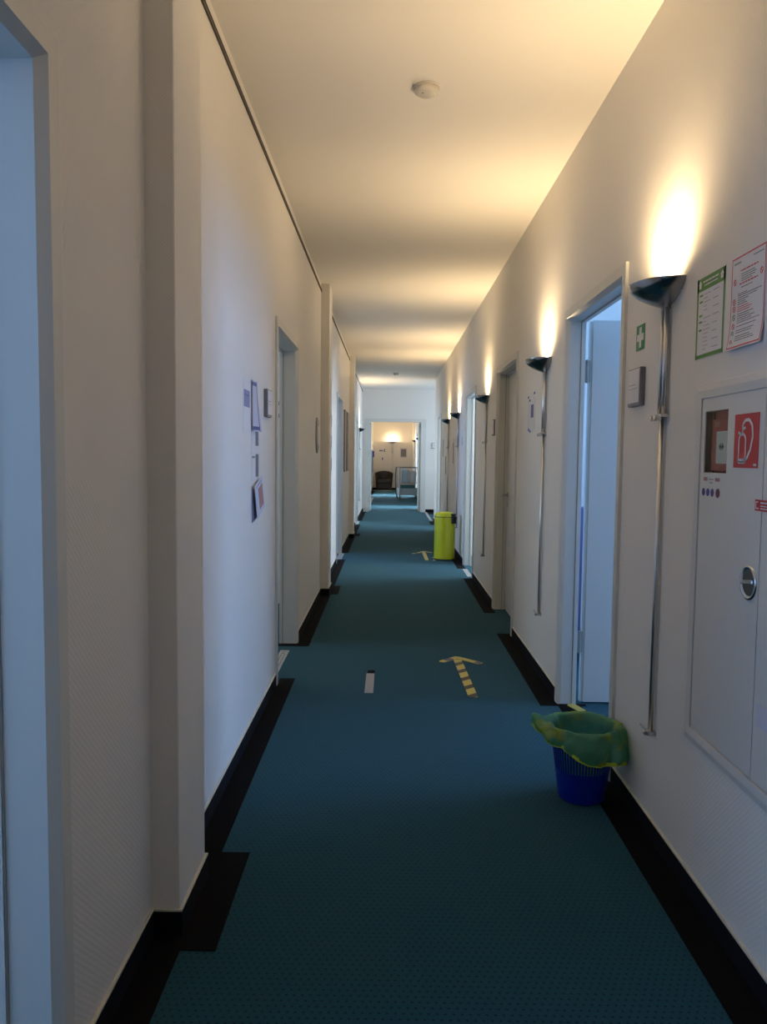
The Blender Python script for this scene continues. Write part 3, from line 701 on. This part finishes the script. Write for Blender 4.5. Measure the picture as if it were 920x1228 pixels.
# ------------------------------------------------------------------ papers on the left wall
GP = None
g = thing('paper_notice', on_left(3.80, 1.50), LW, 'white paper with a blue picture, leftmost in the left wall cluster', 'notice')
sheet(g, 'sheet', M['paper'], -0.115, 0.06, 0, 0.26); sheet(g, 'blue_picture', M['skyblue'], -0.100, 0.050, 0.125, 0.205, 0.0008)
lines(g, 'text', M['blueink'], word_rows(-0.09, 0.03, 0.178, 0.006, rnd), 0.0018)
g = thing('paper_notice', on_left(3.97, 1.515, 0.002), LW, 'blue-outlined sheet hanging askew beside the blue picture', 'notice')
mb = MB(); n = 8
for i in range(n+1):
    q = i/n; mb.v += [(-0.075, -0.002, q*0.25), (0.075+0.02*(1-q), -0.004-0.022*(1-q)**1.6, q*0.25)]
for i in range(n): mb.f.append((2*i, 2*i+1, 2*i+3, 2*i+2))
mb.build('sheet', M['paperb'], g, solid=0.0006)
mb = MB()
def pt(u, q): return (-0.075+u*(0.15+0.02*(1-q)), -0.0035-u*0.022*(1-q)**1.6-0.001, q*0.25)
for q0, q1 in ((0.03, 0.10), (0.90, 0.97)): mb.quad(pt(0.03, q0), pt(0.8, q0), pt(0.8, q1), pt(0.03, q1))
for u0, u1 in ((0.0, 0.05), (0.74, 0.82)):
    for i in range(8): mb.quad(pt(u0, i/8), pt(u1, i/8), pt(u1, (i+1)/8), pt(u0, (i+1)/8))
mb.build('blue_outline', M['blueink'], g)
for z, lab in ((1.425, 'sheet with a narrow grey photo, below the askew blue-outlined one'), (1.268, 'sheet with a tall grey photo, above the tilted pink one')):
    g = thing('paper_notice', on_left(4.02, z), LW, lab, 'notice')
    sheet(g, 'sheet', M['paper'], -0.115, 0.105, 0, 0.15)
    sheet(g, 'grey_photo', M['photo'], 0.0, 0.085, 0.02, 0.135, 0.0008)
    lines(g, 'text', M['ink'], word_rows(-0.10, -0.02, 0.115, 0.010, rnd), 0.0008)
g = thing('paper_notice', on_left(4.055, 1.10, 0.022), LW, 'tilted white sheet with a pink picture, lowest of the cluster', 'notice')
tl = sheet(g, 'sheet', M['paperb'], -0.11, 0.12, 0, 0.17); tl.rotation_euler = (-0.05, -0.22, 0)
tp = sheet(g, 'pink_picture', M['pink'], -0.02, 0.10, 0.025, 0.135, 0.0009); tp.rotation_euler = (-0.05, -0.22, 0)
tp = lines(g, 'heading', M['ink'], [(-0.08, 0.09, 0.150, 0.004)], 0.001); tp.rotation_euler = (-0.05, -0.22, 0)
g = thing('folded_flap', on_left(3.955, 1.06), LW, 'dark blue-grey folded paper flap hanging under the tilted sheet', 'notice')
mb = MB(); mb.v = [(-0.055, -0.001, 0.185), (-0.045, -0.001, 0.19), (0.07, -0.008, 0.02), (-0.055, -0.002, 0.0)]; mb.f = [(0, 1, 2, 3)]
mb.build('paper_flap', M['flap'], g, solid=0.0006)
# oval plaque near the second pilaster
g = thing('oval_plaque', on_left(7.38, 1.42), LW, 'upright oval grey-rimmed plaque just before the second pilaster', 'plaque')
mb = MB(); 
for r_, y_, zz in ((0.0, -0.018, 0), (0.85, -0.018, 0), (1.0, -0.012, 0), (1.0, 0.0, 0)):
    for k in range(28): mb.v.append((0.10*r_*math.cos(2*PI*k/28), y_, 0.165+0.165*r_*math.sin(2*PI*k/28)))
for i in range(3):
    for k in range(28): mb.f.append((i*28+k, i*28+(k+1) % 28, (i+1)*28+(k+1) % 28, (i+1)*28+k))
mb.build('plaque_body', M['gasket'], g); sheet(g, 'inset', M['paper'], -0.045, 0.045, 0.08, 0.25, 0.018)
# sheets in the second bay
g = thing('notice_column', on_left(9.25, 1.20), LW, 'column of pale notices before the second left doorway', 'notice')
for i, (z, m) in enumerate(((0.0, 'ink'), (0.26, 'photo'), (0.50, 'ink'))):
    sheet(g, 'sheet', M['paper'], -0.16, 0.16, z, z+0.22, 0, 0.001); sheet(g, 'print', M[m], -0.12, 0.10, z+0.03, z+0.17, 0.001)
for y, lab, m in ((11.95, 'narrow framed dark picture, nearer of two beyond second left doorway', 'photo'), (12.70, 'narrow framed dark picture, further of two before third pilaster', 'photo')):
    g = thing('framed_picture', on_left(y, 1.16), LW, lab, 'picture')
    box('picture_frame', M['grey'], -0.19, 0.19, -0.02, 0, 0, 0.92, g, 0.003); sheet(g, 'print', M['lightink'], -0.165, 0.165, 0.03, 0.89, 0.020)
# paper on the right wall between the second lamp and the closed door
g = thing('paper_notice', on_right(5.545, 1.575), RW, 'white sheet with a blue emblem beside the second uplighter', 'notice')
sheet(g, 'sheet', M['paper'], -0.14, 0.15, 0.0, 0.27)
sheet(g, 'emblem', M['blueink'], 0.0, 0.10, 0.10, 0.19, 0.0008)
for q in ((-0.13, 0.24), (-0.07, 0.215), (0.10, 0.255), (-0.10, 0.012), (-0.04, 0.0)): sheet(g, 'tape_piece', M['navy'], q[0], q[0]+0.045, q[1], q[1]+0.016, 0.0009, 0.0006)
lines(g, 'outline', M['lightink'], [(-0.085, -0.080, 0.02, 0.21), (0.135, 0.140, 0.02, 0.21)], 0.0008)
g = thing('paper_notice', on_right(10.72, 1.45), RW, 'small printed sheets beyond third right doorway, above the lime bin', 'notice')
sheet(g, 'sheet', M['paper'], -0.15, 0.15, 0, 0.32); sheet(g, 'print', M['blueink'], -0.04, 0.0, 0.10, 0.21, 0.001); sheet(g, 'print', M['ink'], 0.09, 0.12, 0.12, 0.16, 0.001)
for y, z, lab in ((12.2, 1.25, 'pinkish notice on right wall between fourth and fifth uplighters'), (13.75, 1.05, 'tall grey notice just beyond the fifth uplighter'), (14.45, 1.35, 'small grey notice before the last right doorway')):
    g = thing('paper_notice', on_right(y, z), RW, lab, 'notice')
    sheet(g, 'sheet', M['paper'], -0.13, 0.13, 0, 0.42); sheet(g, 'print', M['pink' if y < 13 else 'photo'], -0.09, 0.08, 0.05, 0.36, 0.001)
box('red_label', M['red'], XR+0.0945, XR+0.0955, 6.60, 6.72, 1.46, 1.62, bpy.data.objects['door_2'])

# ------------------------------------------------------------------ far corridor: signs, chair, trolley
g = thing('flag_sign', (XL, 24.0, 1.36), 0, 'small blue flag sign with a white symbol on left beyond the opening', 'sign')
box('plate', M['navy'], 0.03, 0.225, -0.012, 0.0, 0, 0.19, g, 0.004); box('bracket', M['steel'], 0.0, 0.03, -0.008, -0.002, 0.04, 0.15, g)
sy = MB(); sy.box(0.12, 0.15, -0.014, -0.012, 0.05, 0.15); sy.box(0.08, 0.12, -0.014, -0.012, 0.12, 0.15); sy.build('white_symbol', M['paper'], g)
g = thing('wall_notice', (-0.42, 33.3, 1.55), 0, 'small blue and white sign above left of the brown armchair', 'notice')
sheet(g, 'sheet', M['paper'], 0, 0.26, 0, 0.16, 0, 0.002); sheet(g, 'print', M['blueink'], 0.0, 0.15, 0.05, 0.10, 0.002); sheet(g, 'print', M['navy'], 0.20, 0.24, 0.02, 0.14, 0.002)
g = thing('wall_notice', (-0.33, 33.3, 1.20), 0, 'tiny white notice with one dark mark above the armchair', 'notice')
sheet(g, 'sheet', M['paper'], 0, 0.12, 0, 0.18, 0, 0.002); sheet(g, 'print', M['navy'], 0.03, 0.07, 0.04, 0.14, 0.002)
g = thing('wall_notice', (0.45, 33.3, 1.33), 0, 'bluish grey poster on the end wall right of the lamp', 'poster')
sheet(g, 'sheet', M['paperb'], 0, 0.30, 0, 0.42, 0, 0.002); sheet(g, 'print', M['photo'], 0.04, 0.26, 0.05, 0.37, 0.002)
g = thing('shelf_strip', (XL, 31.5, 0.75), 0, 'thin dark vertical rod on far left wall beyond the opening', 'rod')
MB().tube([(0.03, 0, 0), (0.03, 0, 0.75)], 0.015, 8).build('rod', M['grey'], g)
for nm in ('bracket', 'bracket'):
    pass
box('bracket', M['grey'], 0, 0.03, -0.012, 0.012, 0.02, 0.06, g); box('bracket', M['grey'], 0, 0.03, -0.012, 0.012, 0.68, 0.72, g)

def armchair(loc, rz):
    t = thing('tub_armchair', loc, rz, 'dark brown leather tub armchair against the end wall', 'armchair')
    mb = MB(); n = 24; prof = []
    # curved back and arms as one swept wall, open at the front
    for i in range(n+1):
        a = PI*(-0.12)+PI*1.24*i/n
        cx, cy = math.cos(a), math.sin(a)
        top = 0.70+0.08*max(0, cy)**1.5
        for rr, z in ((1.0, 0.06), (1.03, top-0.03), (0.99, top), (0.84, top), (0.80, top-0.03), (0.76, 0.30)):
            mb.v.append((0.37*rr*cx*(0.86+0.14*z/0.7), 0.34*rr*cy*(0.9+0.1*z/0.7), z))
    for i in range(n):
        for k in range(6): mb.f.append((i*6+k, i*6+(k+1) % 6, (i+1)*6+(k+1) % 6, (i+1)*6+k))
    mb.f.append(tuple(range(6))); mb.f.append(tuple(n*6+k for k in range(5, -1, -1)))
    mb.build('back_and_arms', M['leather'], t, smooth=False)
    s_ = box('seat_cushion', M['leather'], -0.27, 0.27, -0.33, 0.22, 0.28, 0.43, t, 0.03)
    box('seat_base', M['leather'], -0.26, 0.26, -0.30, 0.20, 0.07, 0.275, t, 0.01)
    for x in (-0.25, 0.25):
        for y in (-0.26, 0.2): box('leg', M['dplastic'], x-0.025, x+0.025, y-0.025, y+0.025, 0, 0.07, t)
    return t
armchair((-0.20, 32.72, 0.006), 0.0)

t = thing('laundry_trolley', (0.62, 26.0, 0), 0.10, 'grey metal service trolley with pale linen sacks and shelves', 'trolley')
tw, tl_ = 0.31, 0.46
for x in (-tw, tw):
    for y in (-tl_, tl_):
        MB().tube([(x, y, 0.14), (x, y, 1.04)], 0.018, 10).build('post', M['cart'], t)
        wh = MB(); wh.tube([(x-0.018, y, 0.065), (x+0.018, y, 0.065)], 0.062, 16); w_ = wh.build('wheel', M['dplastic'], t); box('wheel_fork', M['steel'], x-0.024, x+0.024, y-0.02, y+0.02, 0.07, 0.15, w_)
bx = MB(); bx.box(-tw, tw, -tl_, tl_, 0.14, 0.17); bx.box(-tw, tw, -tl_-0.006, -tl_+0.01, 0.17, 0.37); bx.box(-tw, tw, tl_-0.01, tl_, 0.17, 0.37); bx.box(-tw, -tw+0.01, -tl_, tl_, 0.17, 0.37); bx.box(tw-0.01, tw, -tl_, tl_, 0.17, 0.37)
bx.build('lower_tray', M['cart'], t, 0.004)
box('middle_shelf', M['cart'], -tw, tw, -tl_, tl_, 0.52, 0.545, t, 0.004)
tr_ = MB(); tr_.box(-tw, tw, -tl_, -tl_+0.03, 1.02, 1.05); tr_.box(-tw, tw, tl_-0.03, tl_, 1.02, 1.05); tr_.box(-tw, -tw+0.03, -tl_, tl_, 1.02, 1.05); tr_.box(tw-0.03, tw, -tl_, tl_, 1.02, 1.05); tr_.build('top_rim', M['grey'], t, 0.004)
MB().tube([(-tw-0.02, tl_, 0.15), (-tw-0.05, tl_+0.04, 0.6), (-tw-0.03, tl_, 1.04)], 0.014, 8).build('push_handle', M['dplastic'], t)
def sack(x, y, w_, l_, h_, z, m, lab, name, cat, grp=None):
    g = thing(name, (0.62+x, 26.0+y, z), 0.10, lab, cat, grp)
    mb = MB(); nn = 20; prof = [(0.90, 0), (1.0, 0.15), (0.97, 0.5), (1.0, 0.85), (0.80, 0.98), (0.2, 1.0)]
    for r_, z_ in prof:
        for k in range(nn):
            a = 2*PI*k/nn; q = 1+0.05*math.sin(5*a+z_*4); mb.v.append((w_*r_*q*math.copysign(abs(math.cos(a))**0.6, math.cos(a)), l_*r_*q*math.copysign(abs(math.sin(a))**0.6, math.sin(a)), z_*h_))
    for i in range(len(prof)-1):
        for k in range(nn): mb.f.append((i*nn+k, i*nn+(k+1) % nn, (i+1)*nn+(k+1) % nn, (i+1)*nn+k))
    mb.f.append(tuple(range(nn))); mb.f.append(tuple((len(prof)-1)*nn+k for k in range(nn-1, -1, -1)))
    mb.build('sack_body', m, g, smooth=True); return g
sack(-0.10, -0.22, 0.115, 0.15, 0.44, 0.546, M['lblue'], 'pale blue linen sack on the trolley, left one', 'linen_sack', 'sack')
sack(0.15, -0.20, 0.115, 0.15, 0.40, 0.546, M['paper'], 'white linen sack on the trolley, right one', 'linen_sack', 'sack')
g = thing('teal_crate', (0.58, 25.80, 0.171), 0.10, 'teal plastic crate in the lower tray of the trolley', 'crate')
cr = MB(); cr.box(-0.24, 0.24, -0.16, 0.16, 0, 0.01); cr.box(-0.24, 0.24, -0.16, -0.15, 0.01, 0.30); cr.box(-0.24, 0.24, 0.15, 0.16, 0.01, 0.30); cr.box(-0.24, -0.23, -0.15, 0.15, 0.01, 0.30); cr.box(0.23, 0.24, -0.15, 0.15, 0.01, 0.30)
cr.build('crate_body', M['teal'], g, 0.003)

# ------------------------------------------------------------------ lime pedal bin
t = thing('pedal_bin', (0.765, 10.74, 0), -0.55, 'lime green cylindrical pedal bin with a black lid hinge', 'bin')
R_ = 0.140
MB().lathe([(0, 0.0), (R_+0.004, 0.0), (R_+0.006, 0.012), (R_, 0.022), (0, 0.022)], (0, 0, 0), 40).build('foot_ring', M['dplastic'], t, smooth=False)
MB().lathe([(0, 0.022), (R_, 0.022), (R_, 0.585), (R_-0.006, 0.588), (0, 0.588)], (0, 0, 0), 48).build('body', M['yellow'], t)
ld = MB().lathe([(R_+0.002, 0.590), (R_+0.003, 0.604), (R_-0.004, 0.622), (R_-0.03, 0.645), (R_-0.075, 0.655), (0, 0.658)], (0, 0, 0), 48).build('lid', M['yellow'], t, smooth=True)
MB().lathe([(R_-0.002, 0.584), (R_+0.004, 0.586), (R_+0.004, 0.592), (R_-0.002, 0.593)], (0, 0, 0), 48).build('lid_gap', M['maroon'], t)
hb = MB(); hb.box(R_-0.035, R_+0.022, -0.055, 0.035, 0.50, 0.635); hb.box(R_+0.022, R_+0.038, -0.025, 0.025, 0.565, 0.605)
hb.build('hinge_housing', M['dplastic'], t, 0.012)
MB().tube([(R_+0.005, -0.01, 0.605), (R_+0.055, -0.01, 0.600)], 0.006, 8).build('hinge_pin', M['steel'], t)
pb = MB(); pb.box(-R_-0.03, -R_+0.01, -0.03, 0.03, 0.012, 0.022); pb.build('pedal', M['steel'], t, 0.002)
MB().tube([(-R_+0.01, -0.02, 0.597), (-R_-0.022, -0.02, 0.600)], 0.005, 8).build('lid_pin', M['steel'], t)

# ------------------------------------------------------------------ blue waste basket with yellow-green liner bag
BX, BY = 0.812, 3.20
t = thing('waste_basket', (BX, BY, 0), 0, 'blue plastic waste basket with slotted upper wall, beside first right doorway', 'waste basket')
rb, rtp, hb_ = 0.094, 0.134, 0.30
rad = lambda z: rb+(rtp-rb)*z/hb_
mb = MB(); mb.lathe([(0, 0.004), (rb-0.004, 0.004), (rad(0.13)-0.003, 0.13), (rad(0.13), 0.13), (rad(0.10), 0.10), (rb, 0.006), (rb-0.006, 0.0), (0, 0.0)], (0, 0, 0), 48)
mb.build('base_shell', M['blue'], t, smooth=False)
mb = MB(); n = 60
for k in range(n):
    a = 2*PI*k/n; da = 0.030
    for z0, z1 in ((0.13, 0.285),):
        q = []
        for z in (z0, z1):
            for rr in (rad(z)-0.0025, rad(z)):
                for sgn in (-1, 1): q.append((rr*math.cos(a+sgn*da), rr*math.sin(a+sgn*da), z))
        b_ = len(mb.v); mb.v += q
        for f in ((0, 1, 3, 2), (4, 6, 7, 5), (0, 4, 5, 1), (2, 3, 7, 6), (0, 2, 6, 4), (1, 5, 7, 3)): mb.f.append(tuple(b_+i for i in f))
o = mb.build('slotted_wall', M['blue'], t); o['kind'] = 'stuff'
MB().lathe([(rad(0.285)-0.003, 0.283), (rad(0.285)+0.001, 0.283), (rtp+0.006, 0.296), (rtp+0.006, 0.302), (rtp-0.001, 0.302), (rad(0.285)-0.003, 0.283)], (0, 0, 0), 48).build('rim', M['blue'], t)
g = thing('bin_liner', (BX, BY, 0.0), 0, 'yellow-green translucent bag lining and hanging over the blue basket', 'bin liner')
rnd2 = random.Random(11)
ph = [rnd2.uniform(0, 6.28) for _ in range(12)]
def wr(a, z, amp):
    return amp*(math.sin(5*a+ph[0]+z*18)+0.7*math.sin(9*a+ph[1]-z*30)+0.5*math.sin(15*a+ph[2]+z*45)+0.35*math.sin(23*a+ph[3]+60*z))
n = 120; mb = MB(); rows = []
# inside, from the bottom up, over the rim, then the outer skirt with an uneven hem
inner = [(0.02, 0.02, 0.001), (0.085, 0.03, 0.003), (0.098, 0.09, 0.0035), (0.106, 0.16, 0.004), (0.111, 0.22, 0.0045), (0.117, 0.275, 0.004), (0.126, 0.306, 0.003), (0.142, 0.316, 0.003), (0.153, 0.312, 0.004)]
for r_, z_, am in inner: rows.append([(r_+wr(2*PI*k/n, z_, am), z_+0.3*wr(2*PI*k/n, z_*2, am), 2*PI*k/n) for k in range(n)])
for j in range(1, 13):
    q = j/12; row = []
    for k in range(n):
        a = 2*PI*k/n
        # hem: long on the right (wall side, a~-30deg) short towards the left
        drop = 0.045+0.095*max(0.0, math.cos(a+0.75))**1.0+0.035*max(0, math.cos(a-PI*0.9))+0.012*math.sin(3*a+1)
        ear = max(0, math.cos(a-2.95))**10                    # a loose corner sticking out to the left rear
        r_ = 0.155+0.020*math.sin(q*PI*0.8)+wr(a, q*0.1, 0.0065)+ear*0.055*q*(1.6-q)
        z_ = 0.310-drop*q+ear*0.075*math.sin(q*PI*0.75)+0.004*math.sin(7*a+ph[5])*q
        row.append((r_, z_, a))
    rows.append(row)
for row in rows:
    for r_, z_, a in row: mb.v.append((r_*math.cos(a), r_*math.sin(a), z_))
for i in range(len(rows)-1):
    for k in range(n): mb.f.append((i*n+k, i*n+(k+1) % n, (i+1)*n+(k+1) % n, (i+1)*n+k))
mb.f.append(tuple(range(n)))
o = mb.build('bag_film', M['bag'], g, smooth=True)
# yellow seams: hem and a fold running across the front
mb = MB(); last = rows[-1]
for k in range(n):
    r_, z_, a = last[k]; r2, z2, a2 = last[(k+1) % n]
    p = lambda r, z, a, dz, dr: ((r+dr)*math.cos(a), (r+dr)*math.sin(a), z+dz)
    mb.quad(p(r_, z_, a, 0.0, 0.0015), p(r2, z2, a2, 0.0, 0.0015), p(r2, z2, a2, 0.016, 0.003), p(r_, z_, a, 0.016, 0.003))
hm = mb.build('hem', M['bag'], g, smooth=True); hm['label'] = 'yellow doubled hem of the bag'
mh = mat('yellow_film', (0.50, 0.62, 0.03), 0.35); hm.data.materials.clear(); hm.data.materials.append(mh)

# ------------------------------------------------------------------ floor markings
def tape_strip(name, pts, wd, m, parent, z=0.0015, z0=0.0):
    """rounded tape strip from a to b on the carpet"""
    (x0, y0), (x1, y1) = pts; L = math.hypot(x1-x0, y1-y0); ux, uy = (x1-x0)/L, (y1-y0)/L
    poly = []
    for k in range(9): a = -PI/2+PI*k/8; poly.append((L/2+wd/2*math.cos(a)*0.7-wd/4, wd/2*math.sin(a)))
    for k in range(9): a = PI/2+PI*k/8; poly.append((-L/2+wd/2*math.cos(a)*0.7+wd/4, wd/2*math.sin(a)))
    mb = MB(); n = len(poly); cx, cy = (x0+x1)/2, (y0+y1)/2
    for zz in (z0, z):
        for u, v in poly: mb.v.append((cx+u*ux-v*uy, cy+u*uy+v*ux, zz))
    mb.f.append(tuple(range(n, 2*n))); mb.f.append(tuple(range(n-1, -1, -1)))
    for i in range(n): mb.f.append((i, (i+1) % n, n+(i+1) % n, n+i))
    return mb.build(name, m, parent)
g = thing('floor_arrow', (0, 0, 0), 0, 'black and yellow hazard tape arrow on the carpet, nearest one', 'arrow')
tape_strip('shaft', ((0.508, 4.545), (0.488, 5.40)), 0.056, M['hazard'], g)
tape_strip('barb', ((0.372, 5.335), (0.500, 5.47)), 0.050, M['tape'], g, 0.0022); tape_strip('barb', ((0.640, 5.30), (0.485, 5.46)), 0.050, M['tape'], g, 0.0028)
tape_strip('worn_patch', ((0.405, 5.370), (0.450, 5.418)), 0.046, M['purple'], g, 0.0030); tape_strip('worn_patch', ((0.605, 5.335), (0.638, 5.302)), 0.040, M['purple'], g, 0.0033)
g = thing('floor_arrow', (0, 0, 0), 0, 'faded yellow tape arrow on the carpet beside the lime bin', 'arrow')
tape_strip('shaft', ((0.528, 10.66), (0.520, 11.58)), 0.050, M['tape'], g)
tape_strip('barb', ((0.43, 11.45), (0.53, 11.66)), 0.045, M['tape'], g, 0.0022); tape_strip('barb', ((0.64, 11.50), (0.51, 11.66)), 0.045, M['tape'], g, 0.0028)
tape_strip('barb', ((0.350, 11.36), (0.395, 11.42)), 0.045, M['tape'], g)
tag(tape_strip('tape_ring_mark', ((0.62, 10.62), (0.66, 10.90)), 0.035, M['tape'], None), 'short yellow tape piece tucked beside the lime bin foot', 'tape')
g = thing('floor_dash', (0, 0, 0), 0, 'grey adhesive dash in the middle of the corridor carpet', 'tape')
box('dash', M['gtape'], -0.131, -0.079, 4.60, 5.02, 0, 0.0015, g); box('dark_end', M['black'], -0.124, -0.078, 5.02, 5.10, 0, 0.0015, g)
tag(tape_strip('doorway_tape', ((1.045, 4.42), (1.085, 4.30)), 0.050, M['tape'], None, 0.006, 0.0036), 'yellow tape piece on black tile in the first right doorway', 'tape')
box('border_tile', M['black'], XR-t_, 1.10, 4.26, 4.40, 0.0, 0.0035, floor)
def thr(x0, x1, y0, y1, label):
    g = thing('threshold_label', ((x0+x1)/2, y0, 0), 0, label, 'floor label', 'printed white strips at the doorways')
    box('strip', M['strip'], -(x1-x0)/2, (x1-x0)/2, 0, y1-y0, 0, 0.0015, g)
    mb = MB(); r3 = random.Random(int(y0*10)); y = 0.05
    for xx in (-0.010, 0.012):
        y = 0.05
        while y < (y1-y0)-0.14:
            L = r3.uniform(0.02, 0.07); mb.box(xx-0.004, xx+0.004, y, y+L, 0.0015, 0.0018); y += L+0.015
    mb.box(-0.012, 0.012, y1-y0-0.10, y1-y0-0.085, 0.0015, 0.0018); mb.box(-0.012, -0.006, y1-y0-0.10, y1-y0-0.05, 0.0015, 0.0018); mb.box(-0.012, 0.012, y1-y0-0.05, y1-y0-0.035, 0.0015, 0.0018)
    o = mb.build('print', M['ink'], g); o['kind'] = 'stuff'; return g
thr(-0.765, -0.700, 4.92, 5.60, 'printed white strip on the floor of the nearest left doorway')
thr(-0.700, -0.630, 10.66, 11.28, 'printed white strip at second left doorway')
thr(-0.700, -0.620, 16.2, 16.9, 'printed white strip at left doorway before the left uplighter')
thr(0.935, 0.990, 9.22, 9.85, 'printed white strip at the right doorway nearer than the lime bin')
thr(-0.60, -0.515, 22.1, 26.6, 'long white strip on the left floor beyond the opening')
# objects inside the first right room, glimpsed through the hinge gap
g = thing('blue_cupboard', (1.68, 5.35, 0), 0, 'dark blue cupboard glimpsed through the gap beside open door', 'cupboard')
box('cupboard_body', M['blue'], -0.32, 0.30, 0, 0.40, 0.05, 1.05, g, 0.005); box('plinth', M['dplastic'], -0.30, 0.28, 0.02, 0.38, 0, 0.05, g); box('cupboard_door', M['blue'], -0.31, 0.29, -0.018, -0.001, 0.07, 1.03, g, 0.003)
